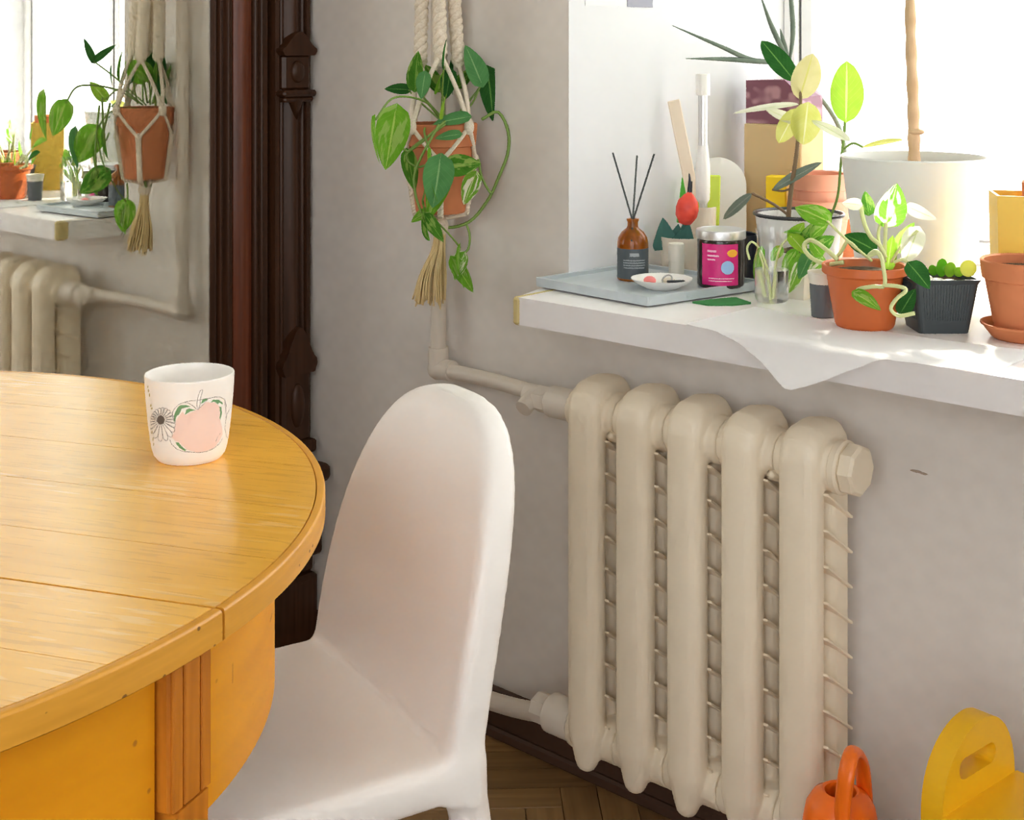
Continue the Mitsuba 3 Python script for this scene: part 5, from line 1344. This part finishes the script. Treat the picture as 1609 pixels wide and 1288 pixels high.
body = frustum(0.034, 0.0445, 0, 0.071) - frustum(0.032, 0.0425, 0.004, 0.073)
lip = (frustum(0.0445, 0.0475, 0.068, 0.074) - frustum(0.0420, 0.0425, 0.067, 0.075))
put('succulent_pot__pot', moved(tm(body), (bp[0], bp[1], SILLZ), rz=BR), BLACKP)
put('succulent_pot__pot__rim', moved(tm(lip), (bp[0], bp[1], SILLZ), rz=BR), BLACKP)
ribs = []
for side in range(4):
    for q in range(-9, 10):
        if abs(q) > 8: continue
        x = q * 0.0040
        rib = m3.Manifold.hull_points(np.array([(x * f_ + sx * 0.0006, -h_ - o_, z_) for z_, h_, f_ in ((0.018, 0.0366, 0.86), (0.068, 0.0441, 1.0)) for sx in (-1, 1) for o_ in (-0.001, 0.0009)]))
        ribs.append(moved(tm(rib), (0, 0, 0), rz=side * math.pi / 2))
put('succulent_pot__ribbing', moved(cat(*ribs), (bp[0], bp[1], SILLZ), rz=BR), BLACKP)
labels['succulent_pot__ribbing'] = {'label': 'fine upright ribs of the black pot', 'kind': 'stuff'}
put('succulent_pot__soil', moved(tm(frustum(0.0415, 0.0417, 0.061, 0.064)), (bp[0], bp[1], SILLZ), rz=BR), SOIL)
for b_, t_, w_, k_ in ([((-0.8585, 0.05, 0.8673), (-0.8548, 0.05, 0.892), 0.0156, 0),
    ((-0.8475, 0.05, 0.8685), (-0.842, 0.05, 0.8881), 0.0156, 1),
    ((-0.8203, 0.05, 0.8715), (-0.8177, 0.05, 0.894), 0.0223, 2),
    ((-0.8338, 0.05, 0.87), (-0.8311, 0.05, 0.8832), 0.0138, 1),
    ((-0.8658, 0.05, 0.8682), (-0.8733, 0.05, 0.8813), 0.0122, 0)]):
    b_, t_ = np.array(b_), np.array(t_)
    L_ = np.linalg.norm(t_ - b_)
    pad = trimesh.creation.icosphere(3, 1.0).apply_scale((w_ / 2, 0.0032, L_ / 2))
    c_ = (b_ + t_) / 2
    tilt = math.atan2((t_ - b_) @ np.array([0.738, 0.675, 0]), (t_ - b_)[2])
    m = moved(pad, (c_[0], c_[1] + 0.0, c_[2] - 0.004), ry=tilt, rz=0.74)
    put('succulent_pot__leaf', m, (LF_BRIGHT, LF_LIME, LF_YELL)[k_], True, np.full((len(m.vertices), 2), (0.25, 0.5)))
for x, y, r_ in ((-0.012, -0.016, 0.009), (0.010, -0.020, 0.011), (0.022, -0.008, 0.008), (-0.020, 0.004, 0.009)):
    m = trimesh.creation.icosphere(2, r_).apply_scale((1.3, 1, 0.6)).apply_translation((bp[0] + x, bp[1] + y, SILLZ + 0.067))
    put('succulent_pot__pebble', m, PORC, True)
say('succulent_pot', 'small round-leaved succulents in a square black nursery pot', 'potted plant')

rp = (-0.7523, 0.0775)
put('pot_saucer', lathe([(0, 0.0), (0.040, 0.0), (0.044, 0.003), (0.0545, 0.0165), (0.0570, 0.0180), (0.0575, 0.0205), (0.0555, 0.0210), (0.0500, 0.0165), (0.041, 0.006), (0, 0.0055)], 56, (rp[0], rp[1], SILLZ)), TERRA, 40)
say('pot_saucer', 'terracotta saucer under the pot at the right edge of the sill', 'saucer')
put('terracotta_pot_002', lathe([(0, 0.0062), (0.036, 0.0062), (0.0385, 0.008), (0.0515, 0.078), (0.0550, 0.080), (0.0575, 0.103), (0.0560, 0.105), (0.0525, 0.103), (0.0495, 0.080), (0.037, 0.012), (0, 0.011)], 56, (rp[0], rp[1], SILLZ)), TERRA, 35)
put('terracotta_pot_002__soil', lathe([(0.0512, 0.092), (0, 0.096)], 32, (rp[0], rp[1], SILLZ)), SOIL, True)
say('terracotta_pot_002', 'terracotta pot standing in a saucer at the right edge', 'pot')

yb = (-0.7768, 0.205)
outer_ = m3.Manifold.hull_points(np.array([(sx * h_, sy * h_ * 0.6, z_) for z_, h_ in ((0, 0.066), (0.180, 0.070)) for sx in (-1, 1) for sy in (-1, 1)]))
inner_ = m3.Manifold.hull_points(np.array([(sx * (h_ - 0.004), sy * (h_ * 0.6 - 0.004), z_) for z_, h_ in ((0.004, 0.066), (0.190, 0.070)) for sx in (-1, 1) for sy in (-1, 1)]))
hole_ = m3.Manifold.hull_points(np.array([(x + 0.006 * math.cos(a), y, 0.143 + 0.006 * math.sin(a)) for x in (-0.012, 0.022) for y in (-0.08, 0.0) for a in np.linspace(0, 2 * math.pi, 12)]))
put('yellow_bin', moved(tm(outer_ - inner_ - hole_), (yb[0], yb[1], SILLZ), rz=0.55), YELLOWB)
say('yellow_bin', 'ochre yellow bin with a slot handle behind the right terracotta pot', 'bin')
put('terracotta_pot_003', lathe([(0, 0.0045), (0.024, 0.0045), (0.026, 0.006), (0.031, 0.160), (0.0335, 0.162), (0.0345, 0.196), (0.0330, 0.198), (0.030, 0.196), (0.023, 0.010), (0, 0.009)], 44, (yb[0] + 0.004, yb[1], SILLZ)), TERRA, 35)
say('terracotta_pot_003', 'terracotta pot standing inside the ochre yellow bin', 'pot')

# white sheet lying on the sill and hanging over its front edge
xsn = np.linspace(-1.135, -0.700, 46)
def overhang(x):
    a = np.interp(x, [-1.135, -1.08, -1.03, -0.985, -0.955, -0.938, -0.915, -0.895, -0.87, -0.83, -0.77, -0.70], [0.0, 0.006, 0.020, 0.044, 0.066, 0.076, 0.066, 0.052, 0.028, 0.006, 0.003, 0.0])
    return a


sv_, su_ = [], []
ns = 26
for x in xsn:
    o = float(overhang(x)) + 0.0015
    back = 0.16 + 0.02 * math.sin(x * 9)
    for q in range(ns):
        t = q / (ns - 1)
        s = -back + (back + o) * (t ** 0.85)           # distance past the sill edge
        if s < 0.0:
            y, z = -0.155 - s, 0.0016
        else:
            ang = 0.95 * min(s / 0.022, 1.0)
            y = -0.1565 - s * math.cos(ang * 0.72)
            z = 0.0016 - s * math.sin(ang * 0.72)
        rip = 0.0016 * math.sin(x * 62 + s * 18) * max(0.0, (s + 0.09) / 0.12) if s > -0.09 else 0.0
        sv_.append((x, y - 0.4 * abs(rip), SILLZ + z + abs(rip) * 0.8))
sf_ = []
for i in range(len(xsn) - 1):
    for q in range(ns - 1):
        a = i * ns + q
        sf_ += [(a, a + ns, a + ns + 1), (a, a + ns + 1, a + 1)]
put('sheet', trimesh.Trimesh(np.array(sv_), np.array(sf_), process=False), 'mat_sheet', True)
say('sheet', 'thin white sheet under the pots hanging over the edge of the sill', 'sheet')

# ------------------------------------------------------------------ on the floor: watering can and child's chair
wc = (-0.868, -0.205)
put('watering_can__body', lathe([(0, 0.0), (0.056, 0.0), (0.062, 0.004), (0.0645, 0.03), (0.062, 0.10), (0.055, 0.16), (0.048, 0.200), (0.0455, 0.222), (0.042, 0.240), (0.034, 0.253), (0.0225, 0.2605), (0.0195, 0.2590), (0.0195, 0.245), (0.03, 0.23), (0.04, 0.19), (0.055, 0.03), (0, 0.01)], 56, (wc[0], wc[1], 0.0)), ORANGEC, 50)
hd = curve([(-0.8384, -0.25, 0.2428), (-0.839, -0.252, 0.2662), (-0.835, -0.25, 0.3065), (-0.8382, -0.232, 0.323), (-0.8461, -0.205, 0.3133), (-0.8528, -0.18, 0.2875), (-0.8574, -0.165, 0.2515), (-0.861, -0.155, 0.2151)], 50)
tt = np.gradient(hd, axis=0); tt /= np.linalg.norm(tt, axis=1, keepdims=True)
sd = np.cross(tt, [0.0, 0.0, 1.0]); sd = np.array([0.93, -0.36, 0.0]); sd /= np.linalg.norm(sd)
nn_ = np.cross(tt, sd)
ring = [(math.cos(a), math.sin(a)) for a in np.linspace(0, 2 * math.pi, 16, endpoint=False)]
hvs = np.concatenate([hd[k] + np.array([sd * c_ * 0.0125 + nn_[k] * s_ * 0.0075 for c_, s_ in ring]) for k in range(len(hd))])
hfs = [q for k in range(len(hd) - 1) for j in range(16) for q in ((k * 16 + j, k * 16 + (j + 1) % 16, (k + 1) * 16 + (j + 1) % 16), (k * 16 + j, (k + 1) * 16 + (j + 1) % 16, (k + 1) * 16 + j))]
hm = trimesh.Trimesh(hvs, np.array(hfs), process=False)
trimesh.repair.fix_normals(hm)
put('watering_can__handle', hm, ORANGEC, True)
put('watering_can__spout', tube(curve([(wc[0] + 0.03, wc[1] - 0.04, 0.05), (wc[0] + 0.06, wc[1] - 0.085, 0.12), (wc[0] + 0.075, wc[1] - 0.125, 0.185)], 20), np.linspace(0.015, 0.007, 20), 16), ORANGEC, True)
say('watering_can', 'small orange plastic watering can with a loop handle beside the radiator', 'watering can')

# the chair's own axes: along the back panel (towards the wall) and out of its face
KD = np.array([0.120, 0.9928]); KF = np.array([0.9928, -0.120])
KO = np.array([-0.690, -0.300])
def kid(pts_fn, depth0, depth1, poly):
    m = slab(poly, depth0, depth1)
    v = np.array(m.vertices)
    m.vertices = np.stack([KO[0] + KD[0] * v[:, 0] + KF[0] * v[:, 2], KO[1] + KD[1] * v[:, 0] + KF[1] * v[:, 2], v[:, 1]], 1)
    if m.volume < 0: m.invert()
    return m


KW = 0.152
arch = [(0.0, 0.03), (KW, 0.03), (KW, 0.335)] + [(KW * 0.56 + (KW * 0.44 if a < math.pi / 2 else KW * 0.56) * math.cos(a), 0.325 + 0.088 * math.sin(a) ** 0.9) for a in np.linspace(0.06, math.pi - 0.06, 34)] + [(0.0, 0.325)]
slot = LineString([(0.046, 0.3690), (0.098, 0.3690)]).buffer(0.0118, 12)
pan = Polygon(arch).buffer(-0.006).buffer(0.006).difference(slot)
put('child_chair__back_panel', kid(None, -0.027, 0.0, pan), YELLOWP, 40)
seat_p = sbox(-0.004, 0.306, KW + 0.004, 0.330)
sm_ = kid(None, 0.0, 0.27, seat_p)
put('child_chair__seat', sm_, YELLOWP)
for s_ in (0.012, KW - 0.030):
    for d_ in (0.004, 0.232):
        put('child_chair__leg', kid(None, d_, d_ + 0.030, sbox(s_, 0.0, s_ + 0.020, 0.307)), YELLOWP)
say('child_chair', 'bright yellow child-size plastic chair with a handle slot in its back', 'chair')
